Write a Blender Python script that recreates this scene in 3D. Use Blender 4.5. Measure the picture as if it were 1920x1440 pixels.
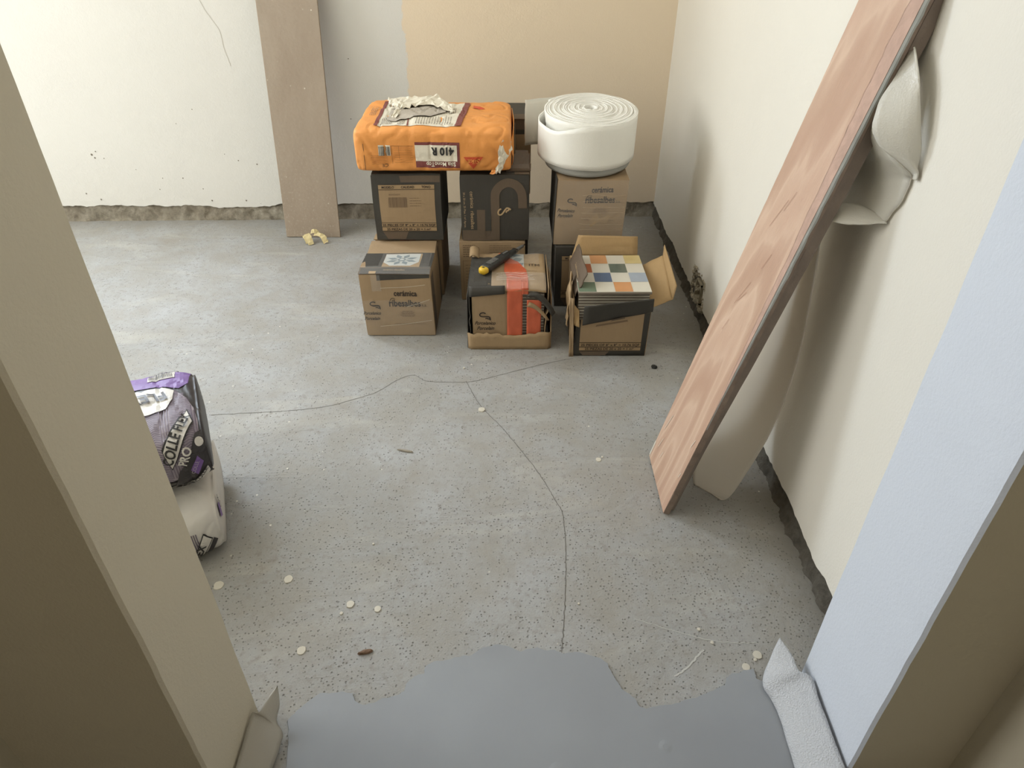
import bpy, bmesh, math, random
from mathutils import Vector, noise, Matrix
random.seed(7)
C = bpy.context.scene.collection
for o in list(bpy.data.objects): bpy.data.objects.remove(o)

# ------------------------------------------------------------------ camera
F, CH = 1307.0, 1.10
TH = math.atan(924/1307.0)
CT, ST = math.cos(TH), math.sin(TH)
cam_d = bpy.data.cameras.new('camera'); cam = bpy.data.objects.new('camera', cam_d); C.objects.link(cam)
cam_d.sensor_width = 36; cam_d.lens = F/1920*36; cam_d.clip_start = 0.02
cam.location = (0, 0, CH); cam.rotation_euler = (math.pi/2-TH, 0, 0)
bpy.context.scene.camera = cam
# ------------------------------------------------------------------ light
sc = bpy.context.scene
sc.view_settings.view_transform = 'Standard'; sc.view_settings.look = 'None'
sc.view_settings.gamma = 1; sc.view_settings.use_curve_mapping = False
sc.view_settings.exposure = 0.0
w = bpy.data.worlds.new('world'); sc.world = w; w.use_nodes = True
w.node_tree.nodes['Background'].inputs[0].default_value = (.62, .78, 1, 1)
w.node_tree.nodes['Background'].inputs[1].default_value = 1.0
def area(name, loc, rot, sx, sy, power, col):
    d = bpy.data.lights.new(name, 'AREA'); d.shape = 'RECTANGLE'; d.size = sx; d.size_y = sy
    d.energy = power; d.color = col
    o = bpy.data.objects.new(name, d); C.objects.link(o); o.location = loc; o.rotation_euler = rot
    return o
# daylight: a window high in the back wall, left of the picture; an unseen left window is added to brighten the back wall
WX = -3.30
BX0, BX1, BZ0, BZ1 = -2.60, -1.50, 1.00, 2.20
WY0, WY1, WZ0, WZ1 = 0.85, 1.95, 0.55, 2.20
area('back_window_daylight', ((BX0+BX1)/2, 2.765+.022*(BX0+BX1)/2+.03, (BZ0+BZ1)/2), (-math.pi/2, 0, 0), BX1-BX0, BZ1-BZ0, 88, (.80, .90, 1.0))
area('added_window_fill', (WX-.02, (WY0+WY1)/2, (WZ0+WZ1)/2), (0, -math.pi/2, 0), WZ1-WZ0, WY1-WY0, 47, (1.0, .975, .925))
# unseen dim fill added in the hall to lift the faces turned to the camera
area('hall_fill', (0, -.9, 2.42), (0, 0, 0), .5, .5, 6.2, (1.0, .90, .76))

# ------------------------------------------------------------------ helpers
def ray(x, y):
    a = (x-960)/F; b = (y-720)/F
    return Vector((a, CT-b*ST, -(ST+b*CT)))
def onz(x, y, z=0.0):
    r = ray(x, y); return r*((z-CH)/r.z)+Vector((0, 0, CH))
def ony(x, y, Y):
    r = ray(x, y); return r*(Y/r.y)+Vector((0, 0, CH))
def onx(x, y, X):
    r = ray(x, y); return r*(X/r.x)+Vector((0, 0, CH))
def nz(x, y=0, z=0, f=1.0):
    return noise.noise(Vector((x*f, y*f, z*f)))
def s2l(c): return tuple(((v/255)/12.92 if v/255 <= .04045 else ((v/255+.055)/1.055)**2.4) for v in c)+(1,)

def obj(name, me, mat=None, parent=None):
    if isinstance(me, bmesh.types.BMesh):
        bm = me; me = bpy.data.meshes.new(name); bm.to_mesh(me); bm.free()
    o = bpy.data.objects.new(name, me); C.objects.link(o)
    if mat: me.materials.append(mat)
    if parent: o.parent = parent
    return o
def smooth(o, ang=None):
    for p in o.data.polygons: p.use_smooth = True
    if ang: 
        try: o.data.set_sharp_from_angle(angle=math.radians(ang))
        except Exception: pass
    return o
def tag(o, label, cat, group=None, kind=None):
    if label: o['label'] = label
    if cat: o['category'] = cat
    if group: o['group'] = group
    if kind: o['kind'] = kind
    return o
def struct(o): o['kind'] = 'structure'; return o
def empty(name, loc, rz=0):
    o = bpy.data.objects.new(name, None); C.objects.link(o); o.location = loc; o.rotation_euler = (0, 0, rz)
    o.empty_display_size = .05; return o
def pyd(name, vs, fs, mat=None, parent=None):
    me = bpy.data.meshes.new(name); me.from_pydata([tuple(v) for v in vs], [], fs); me.update()
    return obj(name, me, mat, parent)
def grid(name, rows, mat=None, parent=None, thick=0, sm=True, sub=0, close=False):
    n = len(rows); m = len(rows[0]); vs = [p for r in rows for p in r]; fs = []
    for i in range(n-1):
        for j in range(m-(0 if close else 1)):
            k = (j+1) % m
            fs.append((i*m+j, i*m+k, (i+1)*m+k, (i+1)*m+j))
    o = pyd(name, vs, fs, mat, parent)
    if sm: smooth(o)
    if sub: s = o.modifiers.new('s', 'SUBSURF'); s.levels = sub; s.render_levels = sub
    if thick: t = o.modifiers.new('t', 'SOLIDIFY'); t.thickness = thick; t.offset = 0
    return o
def interp(pts, n):
    """Catmull-Rom resampling of a 3D polyline"""
    out = []; k = len(pts)-1
    for i in range(n):
        t = i/(n-1)*k; a = min(int(t), k-1); f = t-a
        p0, p1, p2, p3 = pts[max(a-1, 0)], pts[a], pts[a+1], pts[min(a+2, k)]
        out.append(.5*((2*p1)+(p2-p0)*f+(2*p0-5*p1+4*p2-p3)*f*f+(3*p1-p0-3*p2+p3)*f*f*f))
    return out
def box_bm(x0, y0, z0, x1, y1, z1, bm=None, M=None):
    bm = bm or bmesh.new()
    v = [Vector(p) for p in ((x0,y0,z0),(x1,y0,z0),(x1,y1,z0),(x0,y1,z0),(x0,y0,z1),(x1,y0,z1),(x1,y1,z1),(x0,y1,z1))]
    if M: v = [M @ p for p in v]
    v = [bm.verts.new(p) for p in v]
    for f in ((3,2,1,0),(4,5,6,7),(0,1,5,4),(1,2,6,5),(2,3,7,6),(3,0,4,7)): bm.faces.new([v[i] for i in f])
    return bm

# ------------------------------------------------------------------ materials
class NT:
    def __init__(s, name):
        s.m = bpy.data.materials.new(name); s.m.use_nodes = True; s.t = s.m.node_tree
        s.b = s.t.nodes['Principled BSDF']; s.tc = None
    def co(s, scale=(1,1,1), kind='Object'):
        if not s.tc: s.tc = s.t.nodes.new('ShaderNodeTexCoord')
        mp = s.t.nodes.new('ShaderNodeMapping'); mp.inputs['Scale'].default_value = scale
        s.t.links.new(s.tc.outputs[kind], mp.inputs[0]); return mp.outputs[0]
    def noise(s, scale, detail=4, rough=.55, dist=0, sc=(1,1,1)):
        n = s.t.nodes.new('ShaderNodeTexNoise'); n.inputs['Scale'].default_value = scale
        n.inputs['Detail'].default_value = detail; n.inputs['Roughness'].default_value = rough; n.inputs['Distortion'].default_value = dist
        s.t.links.new(s.co(sc), n.inputs['Vector']); return n.outputs[0]
    def voro(s, scale, feat='F1', sc=(1,1,1), rnd=1.0):
        n = s.t.nodes.new('ShaderNodeTexVoronoi'); n.feature = feat; n.inputs['Scale'].default_value = scale
        n.inputs['Randomness'].default_value = rnd
        s.t.links.new(s.co(sc), n.inputs['Vector']); return n.outputs[0]
    def ramp(s, v, stops, ease='LINEAR'):
        r = s.t.nodes.new('ShaderNodeValToRGB'); r.color_ramp.interpolation = ease
        e = r.color_ramp.elements
        while len(e) < len(stops): e.new(.5)
        for i, (p, c) in enumerate(stops):
            e[i].position = p; e[i].color = c if len(c) == 4 else tuple(c)+(1,)
        s.t.links.new(v, r.inputs[0]); return r.outputs[0]
    def mix(s, f, a, b, mode='MIX'):
        n = s.t.nodes.new('ShaderNodeMix'); n.data_type = 'RGBA'; n.blend_type = mode
        for i, v in ((0, f), (6, a), (7, b)):
            if isinstance(v, (int, float)): n.inputs[i].default_value = v
            elif isinstance(v, tuple): n.inputs[i].default_value = v if len(v) == 4 else v+(1,)
            else: s.t.links.new(v, n.inputs[i])
        return n.outputs[2]
    def math(s, op, a, b=0):
        n = s.t.nodes.new('ShaderNodeMath'); n.operation = op
        for i, v in ((0, a), (1, b)):
            if isinstance(v, (int, float)): n.inputs[i].default_value = v
            else: s.t.links.new(v, n.inputs[i])
        return n.outputs[0]
    def xyz(s):
        n = s.t.nodes.new('ShaderNodeSeparateXYZ'); s.t.links.new(s.co(), n.inputs[0]); return n.outputs
    def col(s, v):
        if isinstance(v, tuple): s.b.inputs['Base Color'].default_value = v
        else: s.t.links.new(v, s.b.inputs['Base Color'])
    def bump(s, v, dist, strength=1.0):
        n = s.t.nodes.new('ShaderNodeBump'); n.inputs['Distance'].default_value = dist; n.inputs['Strength'].default_value = strength
        s.t.links.new(v, n.inputs['Height']); s.t.links.new(n.outputs[0], s.b.inputs['Normal'])
    def rough(s, v):
        if isinstance(v, (int, float)): s.b.inputs['Roughness'].default_value = v
        else: s.t.links.new(v, s.b.inputs['Roughness'])
G = lambda v: (v, v, v, 1)
def simple(name, rgb, rough=.6, var=.0, scale=8, bump=0, bscale=200, metal=0, spec=.5, trans=0):
    n = NT(name); c = s2l(rgb)
    if var:
        f = n.noise(scale, 5)
        n.col(n.mix(n.ramp(f, [(.3, G(0)), (.7, G(1))]), tuple(v*(1-var) for v in c[:3]), tuple(min(1, v*(1+var)) for v in c[:3])))
    else: n.col(c)
    n.rough(rough); n.b.inputs['Metallic'].default_value = metal; n.b.inputs['Specular IOR Level'].default_value = spec
    if bump: n.bump(n.noise(bscale, 3), bump)
    if trans: 
        n.b.inputs['Subsurface Weight'].default_value = trans; n.b.inputs['Subsurface Radius'].default_value = (1, 1, 1); n.b.inputs['Subsurface Scale'].default_value = .02
    return n.m
def plaster(name, rgb, rgb2=None, edge=None):
    """rolled wall paint: fine orange-peel relief, some lumps; optional second colour right of x=edge with a rough brushed border"""
    n = NT(name); c = s2l(rgb)
    base = n.mix(n.ramp(n.noise(2.2, 4), [(.3, G(0)), (.75, G(1))]), tuple(v*.95 for v in c[:3]), c)
    if rgb2:
        x = n.xyz()[0]
        j = n.math('MULTIPLY', n.math('SUBTRACT', n.noise(60, 4, .7, 0, (1, 1, .35)), .5), .05)
        z = n.xyz()[2]
        xx = n.math('ADD', n.math('ADD', x, j), n.math('MULTIPLY', z, .0))
        m = n.ramp(n.math('ADD', n.math('MULTIPLY', n.math('SUBTRACT', xx, edge), 60), .5), [(.35, G(0)), (.65, G(1))])
        base = n.mix(m, base, s2l(rgb2))
    # small grey holes and splashes
    v = n.voro(5.5); dots = n.ramp(v, [(.018, G(1)), (.026, G(0))])
    dots = n.math('MULTIPLY', dots, n.ramp(n.noise(3.1, 2), [(.52, G(0)), (.56, G(1))]))
    base = n.mix(dots, base, s2l((110, 106, 98)))
    n.col(base); n.rough(.75); n.b.inputs['Specular IOR Level'].default_value = .25
    h = n.math('ADD', n.math('MULTIPLY', n.noise(210, 3, .6), .45), n.math('MULTIPLY', n.noise(45, 3, .6), .35))
    h = n.math('ADD', h, n.math('MULTIPLY', n.ramp(n.noise(12, 2), [(.5, G(0)), (.8, G(1))]), .3))
    n.bump(h, .0018, .7)
    return n.m
M_back = plaster('painted_plaster_white_beige', (227, 225, 220), (234, 217, 193), -.385)
M_right = plaster('painted_plaster_cream', (224, 219, 208))
M_jambR = plaster('painted_plaster_pale', (206, 211, 220))
M_jambL = plaster('painted_plaster_left', (216, 207, 186))
M_hall = plaster('painted_plaster_hall', (200, 192, 172))
M_ceil = simple('ceiling_paint', (235, 233, 228), .8)

def concrete():
    n = NT('rough_concrete')
    a = n.noise(1.6, 6, .6, .4); b = n.noise(9, 6, .65, .3); c = n.noise(55, 5, .7)
    base = n.ramp(a, [(.32, s2l((150, 149, 145))), (.5, s2l((161, 161, 160))), (.68, s2l((171, 172, 173)))])
    base = n.mix(n.ramp(b, [(.35, G(.55)), (.62, G(0))]), base, s2l((146, 140, 128)))
    # rubbed lighter trowel smears
    sm = n.noise(4, 5, .6, 1.2, (.5, 1.7, 1))
    base = n.mix(n.ramp(sm, [(.56, G(0)), (.72, G(.5))]), base, s2l((184, 181, 173)))
    # brown dirt patches
    d = n.noise(3.4, 7, .72, .6)
    base = n.mix(n.ramp(d, [(.58, G(0)), (.72, G(.4))]), base, s2l((140, 130, 114)))
    base = n.mix(n.math('MULTIPLY', n.ramp(c, [(.52, G(0)), (.66, G(.55))]), n.ramp(b, [(.42, G(.2)), (.6, G(1))])), base, s2l((128, 122, 112)))
    # pits: dense fine holes in the front, sparse further back
    v = n.voro(170); y = n.xyz()[1]
    near = n.ramp(y, [(.62/4+.0, G(1)), (1.35/4, G(.55)), (1.9/4, G(.15))])
    ysc = n.math('MULTIPLY', y, .25)
    near = n.ramp(ysc, [(.20, G(1)), (.30, G(.35)), (.46, G(.06))])
    msk = n.math('MULTIPLY', n.ramp(n.noise(6, 4, .65), [(.36, G(0)), (.56, G(1))]), near)
    cell = n.t.nodes.new('ShaderNodeTexVoronoi'); cell.inputs['Scale'].default_value = 170
    n.t.links.new(n.co(), cell.inputs['Vector'])
    sel = n.t.nodes.new('ShaderNodeSeparateColor'); n.t.links.new(cell.outputs['Color'], sel.inputs[0])
    pick = n.ramp(n.math('SUBTRACT', n.math('ADD', sel.outputs[0], msk), .62), [(.0, G(0)), (.06, G(1))])
    pit = n.math('MULTIPLY', n.ramp(n.math('ADD', v, n.math('MULTIPLY', sel.outputs[1], .22)), [(.16, G(1)), (.36, G(0))]), pick)
    base = n.mix(n.math('MULTIPLY', pit, .7), base, s2l((98, 95, 90)))
    # grit and dirt gathered along the foot of the walls
    xx = n.xyz()[0]
    gx = n.ramp(n.math('ADD', n.math('MULTIPLY', n.math('SUBTRACT', xx, .40), 4), n.math('MULTIPLY', n.noise(9, 5, .7), .5)), [(.45, G(0)), (.95, G(.6))])
    gy = n.ramp(n.math('ADD', n.math('MULTIPLY', n.math('SUBTRACT', y, 2.56), 4), n.math('MULTIPLY', n.noise(8, 5, .7), .5)), [(.5, G(0)), (1.0, G(.5))])
    base = n.mix(n.math('MAXIMUM', gx, gy), base, s2l((120, 114, 103)))
    # white paint dots
    v2 = n.voro(26); dots = n.math('MULTIPLY', n.ramp(v2, [(.045, G(1)), (.075, G(0))]), n.ramp(n.noise(2.1, 3), [(.50, G(0)), (.58, G(1))]))
    base = n.mix(dots, base, s2l((215, 210, 198)))
    # dark specks
    v3 = n.voro(33); dk = n.math('MULTIPLY', n.ramp(v3, [(.03, G(1)), (.06, G(0))]), n.ramp(n.noise(3.7, 3), [(.50, G(0)), (.6, G(1))]))
    base = n.mix(dk, base, s2l((70, 66, 60)))
    n.col(base); n.rough(n.ramp(b, [(.3, G(.62)), (.7, G(.86))])); n.b.inputs['Specular IOR Level'].default_value = .35
    h = n.math('ADD', n.math('MULTIPLY', b, .9), n.math('MULTIPLY', c, .45))
    h = n.math('ADD', h, n.math('MULTIPLY', n.ramp(sm, [(.5, G(0)), (.56, G(1))]), .25))
    h = n.math('SUBTRACT', h, n.math('MULTIPLY', pit, .5))
    h = n.math('ADD', h, n.math('MULTIPLY', n.noise(260, 2), .3))
    n.bump(h, .0035, .8)
    return n.m
M_floor = concrete()
def screed():
    n = NT('smooth_levelling_screed')
    a = n.noise(3, 4, .5, .3)
    base = n.ramp(a, [(.35, s2l((142, 145, 150))), (.65, s2l((151, 155, 160)))])
    v = n.voro(17); dots = n.math('MULTIPLY', n.ramp(v, [(.02, G(1)), (.05, G(0))]), n.ramp(n.noise(5, 3), [(.52, G(0)), (.6, G(1))]))
    base = n.mix(dots, base, s2l((84, 84, 80)))
    n.col(base); n.rough(n.ramp(n.noise(6, 3), [(.3, G(.42)), (.7, G(.6))])); n.b.inputs['Specular IOR Level'].default_value = .4
    n.bump(n.math('ADD', n.noise(9, 3), n.math('MULTIPLY', n.ramp(n.voro(11), [(.05, G(1)), (.12, G(0))]), .35)), .004, .5)
    return n.m
M_screed = screed()
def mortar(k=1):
    n = NT('rough_mortar' if k == 1 else 'shaded_dark_mortar')
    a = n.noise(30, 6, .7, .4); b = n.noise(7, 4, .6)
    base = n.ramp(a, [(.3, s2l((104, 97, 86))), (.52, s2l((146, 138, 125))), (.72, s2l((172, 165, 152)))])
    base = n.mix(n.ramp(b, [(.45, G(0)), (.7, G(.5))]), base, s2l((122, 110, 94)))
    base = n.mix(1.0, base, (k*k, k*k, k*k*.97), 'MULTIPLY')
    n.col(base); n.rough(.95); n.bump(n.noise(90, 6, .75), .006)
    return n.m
M_mortar = mortar(); M_mortar2 = mortar(.62)  # second copy is darkened to paint shade into the right wall strip
def cardboard(name, rgb, var=.08):
    n = NT(name); c = s2l(rgb)
    f = n.noise(7, 5, .6, .3)
    base = n.mix(n.ramp(f, [(.3, G(0)), (.7, G(1))]), tuple(v*(1-var) for v in c[:3]), tuple(v*(1+var) for v in c[:3]))
    base = n.mix(n.ramp(n.noise(300, 2, .5, 0, (1, 1, .05)), [(.4, G(0)), (.7, G(.12))]), base, tuple(v*.7 for v in c[:3]))
    n.col(base); n.rough(.72); n.b.inputs['Specular IOR Level'].default_value = .3
    n.bump(n.math('ADD', n.noise(25, 4, .6), n.math('MULTIPLY', n.noise(160, 2), .15)), .0018, .8)
    return n.m
M_card = cardboard('kraft_cardboard', (160, 136, 106))
M_card2 = cardboard('pale_kraft_cardboard', (166, 141, 108))
M_cardin = cardboard('inner_cardboard', (178, 148, 106))
M_blk = cardboard('black_printed_cardboard', (70, 67, 62))
M_brn = cardboard('dark_brown_printed_cardboard', (104, 90, 76))
M_ink = simple('dark_ink', (44, 36, 33), .7)
M_inkl = simple('faded_brown_ink', (120, 98, 76), .7)
M_inkt = simple('tan_ink', (186, 160, 122), .7)
M_org = simple('orange_packing_tape', (198, 96, 64), .38, .06, 20, .0015, 40)
def clear_film(name, tint=(.95,.95,.95), alpha=.3, rough=.12, wr=.004):
    n = NT(name)
    n.col(tuple(tint)+(1,)); n.rough(rough); n.b.inputs['Specular IOR Level'].default_value = .8
    n.b.inputs['Alpha'].default_value = alpha
    n.bump(n.noise(34, 4, .6, 1.0, (1, .35, 1)), wr, 1.0)
    return n.m
M_tape = clear_film('clear_packing_tape', (.75, .73, .70), .09, .16)
M_wrap = clear_film('crinkled_stretch_film', (.80, .78, .75), .13, .14)

def foam(name, rgb, alpha=1.0, rough=.45, bumps=.002, sss=.35, tr=.35, scl=.015):
    n = NT(name); c = s2l(rgb); n.col(c); n.rough(rough)
    n.b.inputs['Subsurface Weight'].default_value = sss; n.b.inputs['Subsurface Radius'].default_value = (1, 1, 1); n.b.inputs['Subsurface Scale'].default_value = scl
    n.b.inputs['Specular IOR Level'].default_value = .5; n.b.inputs['Alpha'].default_value = alpha
    n.bump(n.math('ADD', n.math('MULTIPLY', n.voro(420), .5), n.math('MULTIPLY', n.noise(28, 3), .5)), bumps, .6)
    if tr:
        t = n.t.nodes.new('ShaderNodeBsdfTranslucent'); t.inputs[0].default_value = c
        mx = n.t.nodes.new('ShaderNodeMixShader'); mx.inputs[0].default_value = tr
        n.t.links.new(n.b.outputs[0], mx.inputs[1]); n.t.links.new(t.outputs[0], mx.inputs[2])
        n.t.links.new(mx.outputs[0], n.t.nodes['Material Output'].inputs[0])
    return n.m
M_foam = foam('white_foam_roll', (253, 251, 243), sss=0, tr=.12, bumps=.001)
M_foam_end = foam('thin_white_foam', (240, 238, 228), .88, .45, .0015, 0, .3)
M_foam_shade = foam('shaded_foam_layer', (196, 196, 190))
M_foam_s = foam('silvery_foam_sheet', (240, 237, 228), 1, .25, .0012, .0, .5)
M_foam_f = foam('frosted_foam_strip', (248, 243, 234), .9, .45, .0006, .0, .6)

# ------------------------------------------------------------------ prints: flat ink shapes laid on a surface map
def font_mesh(txt, size, shear=0, offset=0, align='LEFT', spacing=1.0):
    cu = bpy.data.curves.new('t', 'FONT'); cu.body = txt; cu.size = size; cu.shear = shear; cu.offset = offset
    cu.align_x = align; cu.space_character = spacing; cu.resolution_u = 3
    o = bpy.data.objects.new('t', cu); C.objects.link(o)
    bpy.context.view_layer.update()
    me = bpy.data.meshes.new_from_object(o.evaluated_get(bpy.context.evaluated_depsgraph_get()))
    bpy.data.objects.remove(o); bpy.data.curves.remove(cu)
    bm = bmesh.new(); bm.from_mesh(me); bpy.data.meshes.remove(me); return bm
def finish(bm, name, mat, fn, parent, cut, off):
    if cut:
        xs = [v.co.x for v in bm.verts]; ys = [v.co.y for v in bm.verts]
        if not xs: return None
        for ax, lo, hi in ((0, min(xs), max(xs)), (1, min(ys), max(ys))):
            k = math.floor(lo/cut)+1
            while k*cut < hi:
                co = [0, 0, 0]; no = [0, 0, 0]; co[ax] = k*cut; no[ax] = 1
                bmesh.ops.bisect_plane(bm, geom=bm.verts[:]+bm.edges[:]+bm.faces[:], plane_co=co, plane_no=no, dist=1e-6)
                k += 1
    bmesh.ops.triangulate(bm, faces=bm.faces[:])
    for v in bm.verts: v.co = fn(v.co.x, v.co.y, off)
    o = obj(name, bm, mat, parent)
    return o
class Surf:
    """fn(u,v,off) -> local point on the face; prints become children of parent"""
    def __init__(s, fn, parent, cut=.02, layer=.0005): s.fn = fn; s.p = parent; s.cut = cut; s.l = layer
    def text(s, txt, u, v, size, mat, rot=0, shear=0, bold=0, w=None, lay=3, name='printed_text', align='LEFT', yscale=1, spacing=1, parent=None):
        bm = font_mesh(txt, size, shear, bold, align, spacing)
        if w:
            xs = [q.co.x for q in bm.verts]; k = w/(max(xs)-min(xs))
            for q in bm.verts: q.co.x *= k
        R = Matrix.Translation((u, v, 0)) @ Matrix.Rotation(rot, 4, 'Z')
        for q in bm.verts: q.co.y *= yscale; q.co = R @ q.co
        return finish(bm, name, mat, s.fn, parent or s.p, s.cut, s.l*lay)
    def poly(s, pts, mat, lay=1, name='printed_panel', parent=None):
        bm = bmesh.new(); f = bm.faces.new([bm.verts.new((a, b, 0)) for a, b in pts])
        bmesh.ops.triangulate(bm, faces=[f])
        return finish(bm, name, mat, s.fn, parent or s.p, s.cut, s.l*lay)
    def rect(s, u0, v0, u1, v1, mat, lay=1, name='printed_panel', parent=None):
        return s.poly([(u0, v0), (u1, v0), (u1, v1), (u0, v1)], mat, lay, name, parent)
    def rects(s, rs, mat, lay=2, name='printed_lines', parent=None):
        bm = bmesh.new()
        for (a, b, c, d) in rs: bm.faces.new([bm.verts.new(q) for q in ((a, b, 0), (c, b, 0), (c, d, 0), (a, d, 0))])
        return finish(bm, name, mat, s.fn, parent or s.p, s.cut, s.l*lay)
    def stroke(s, paths, wd, mat, lay=3, name='printed_logo', n=28, parent=None, flat=True):
        bm = bmesh.new()
        for pts in paths:
            q = interp([Vector((a, b, 0)) for a, b in pts], n if len(pts) > 2 else 2); L = []
            for i, p in enumerate(q):
                t = (q[min(i+1, len(q)-1)]-q[max(i-1, 0)]).normalized(); nn = Vector((-t.y, t.x, 0))*wd/2
                L.append((bm.verts.new(p-nn), bm.verts.new(p+nn)))
            for a, b in zip(L, L[1:]): bm.faces.new((a[0], b[0], b[1], a[1]))
        return finish(bm, name, mat, s.fn, parent or s.p, s.cut, s.l*lay)
    def barcode(s, u0, v0, u1, v1, mat, lay=3, parent=None, k=26, vert=False):
        rnd = random.Random(3); rs = []; x = u0
        lo, hi = (u0, u1) if not vert else (v0, v1)
        st = (hi-lo)/k/1.0; x = lo
        while x < hi-st:
            wd = st*rnd.choice((.35, .6, 1.0, .45)); rs.append((x, v0, x+wd, v1) if not vert else (u0, x, u1, x+wd)); x += wd+st*rnd.choice((.3, .5, .8))
        return s.rects(rs, mat, lay, 'barcode', parent)

LOGO = [[(1.0, .95), (.72, 1.08), (.38, 1.02), (.18, .78), (.32, .52), (.7, .45), (1.15, .47), (1.5, .42), (1.62, .2), (1.62, -.12)],
        [(.95, .16), (1.2, .2), (1.35, .1), (1.6, .12)]]
def logo(S, u, v, k, mat, rot=0, wd=.16, lay=3, parent=None):
    c, s_ = math.cos(rot), math.sin(rot)
    P = [[(u+k*(a*c-b*s_), v+k*(a*s_+b*c)) for a, b in path] for path in LOGO]
    return S.stroke(P, k*wd, mat, lay, 'printed_logo', parent=parent)
def brand(S, u, v, w, mat, rot=0, lay=3, sa=True, parent=None, twoline=True):
    """the two-line maker's name with the swash over the r"""
    c, s_ = math.cos(rot), math.sin(rot)
    T = lambda a, b: (u+a*c-b*s_, v+a*s_+b*c)
    h = w*.21
    if twoline:
        S.text('cerámica', *T(w*.17, h*1.5), h*1.15, mat, rot, 0, .0005, w*.64, lay, parent=parent)
        S.text('ribesalbes', *T(0, 0), h*1.3, mat, rot, 0, .0006, w*.88, lay, parent=parent)
        if sa: S.text('s.a.', *T(w*.92, 0), h*.6, mat, rot, 0, 0, w*.14, lay, parent=parent)
        S.stroke([[T(w*.03, h*.62), T(w*.07, h*1.0), T(w*.13, h*1.15), T(w*.19, h*1.02)]], w*.014, mat, lay, 'printed_logo', 12, parent=parent)
    else:
        S.text('cerámica  ribesalbes', *T(0, 0), h*.6, mat, rot, 0, .0002, w, lay, parent=parent)
def txtlines(S, u, v, w, n, pitch, th, mat, lay=3, parent=None, seed=1, center=False):
    rnd = random.Random(seed); rs = []
    for i in range(n):
        ww = w*rnd.uniform(.62, 1); a = u+(w-ww)/2 if center else u
        x = a
        while x < a+ww:
            l = rnd.uniform(.004, .011); rs.append((x, v-i*pitch, min(x+l, a+ww), v-i*pitch+th)); x += l+.0016
    return S.rects(rs, mat, lay, 'printed_lines', parent)

# ------------------------------------------------------------------ room shell
XW = .585                                   # right wall plane
def yb(x): return 2.765+.022*x              # back wall, very slightly out of square
def jag(t, seed, base, amp):
    return base+amp*(1.1*nz(t*7, seed)+.6*nz(t*23, seed+3)+.3*nz(t*71, seed+7))
def back_wall():
    n = 360; X0, X1 = WX, XW+.02
    rows = [[] for _ in range(6)]; ret = []
    for i in range(n+1):
        x = X0+(X1-X0)*i/n
        z = jag(x, 2.0, .056, .012)
        if -1.22 < x < -.95: z -= .012*math.sin((x+1.22)/.27*math.pi)
        z = max(.02, z)
        y = yb(x)
        ret.append((x, y+.022, z+.004))
        rows[0].append((x, y+.001*nz(x*40), z)); rows[1].append((x, y, z+.004)); rows[2].append((x, y, .14)); rows[3].append((x, y, BZ0)); rows[4].append((x, y, BZ1)); rows[5].append((x, y, 2.5))
    o = grid('wall_back', [ret]+rows, M_back, sm=False); struct(o)
    bm = bmesh.new(); bm.from_mesh(o.data)
    bmesh.ops.delete(bm, geom=[f for f in bm.faces if BX0 < f.calc_center_median().x < BX1 and BZ0+.05 < f.calc_center_median().z < BZ1-.05], context='FACES'); bm.to_mesh(o.data); bm.free()
    # rough mortar band where the skirting was knocked off
    rr = []
    for k in range(9):
        r = []
        for i in range(n+1):
            x = X0+(X1-X0)*i/n; zz = k/8*.085
            dp = .012*nz(x*14, zz*30, 1)+.008*nz(x*40, zz*70, 5)+.004*nz(x*110, zz*180, 9)
            r.append((x, yb(x)+.012-.030*(1-k/8)**2-dp*(1.2 if 0 < k else .6), zz-.002))
        rr.append(r)
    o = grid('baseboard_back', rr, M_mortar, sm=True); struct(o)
def right_wall():
    n = 340; Y0, Y1 = .66, 2.80
    rows = [[] for _ in range(5)]; ret = []
    for i in range(n+1):
        y = Y0+(Y1-Y0)*i/n
        z = max(.02, jag(y, 11.0, .047, .010))
        ret.append((XW+.03, y, z+.004)); rows[0].append((XW+.0015*nz(y*40), y, z)); rows[1].append((XW, y, z+.004)); rows[2].append((XW, y, .16)); rows[3].append((XW, y, 1.2)); rows[4].append((XW, y, 2.5))
    # socket recess: punch a notch at y 1.90..2.06 by raising the plaster edge
    for i in range(n+1):
        y = Y0+(Y1-Y0)*i/n
        if 1.905 < y < 2.045:
            z = .125+.006*nz(y*60); 
            for L, dz in ((ret, .004), (rows[0], 0), (rows[1], .004)): L[i] = (L[i][0], y, z+dz)
    o = grid('wall_right', [ret]+rows, M_right, sm=False); struct(o)
    rr = []
    for k in range(9):
        r = []
        for i in range(n+1):
            y = Y0+(Y1-Y0)*i/n; zz = k/8*.14
            dp = .010*nz(y*14, zz*30, 21)+.008*nz(y*40, zz*70, 25)+.004*nz(y*110, zz*180, 29)
            r.append((XW+.020-.026*(1-k/8)**3-dp, y, zz-.002))
        rr.append(r)
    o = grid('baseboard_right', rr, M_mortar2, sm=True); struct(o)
back_wall(); right_wall()
# floor: one slab, subtly uneven, running on into the hall
rows = []
for i in range(70):
    y = -1.6+4.45*i/69
    rows.append([(x, y, .0012*nz(x*3, y*3, 4)-.001) for x in [WX-.05+(.85-WX)*j/70 for j in range(71)]])
floor = struct(grid('floor', rows, M_floor))
struct(obj('ceiling', box_bm(WX-.1, -1.6, 2.5, .8, 2.9, 2.6), M_ceil))
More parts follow.
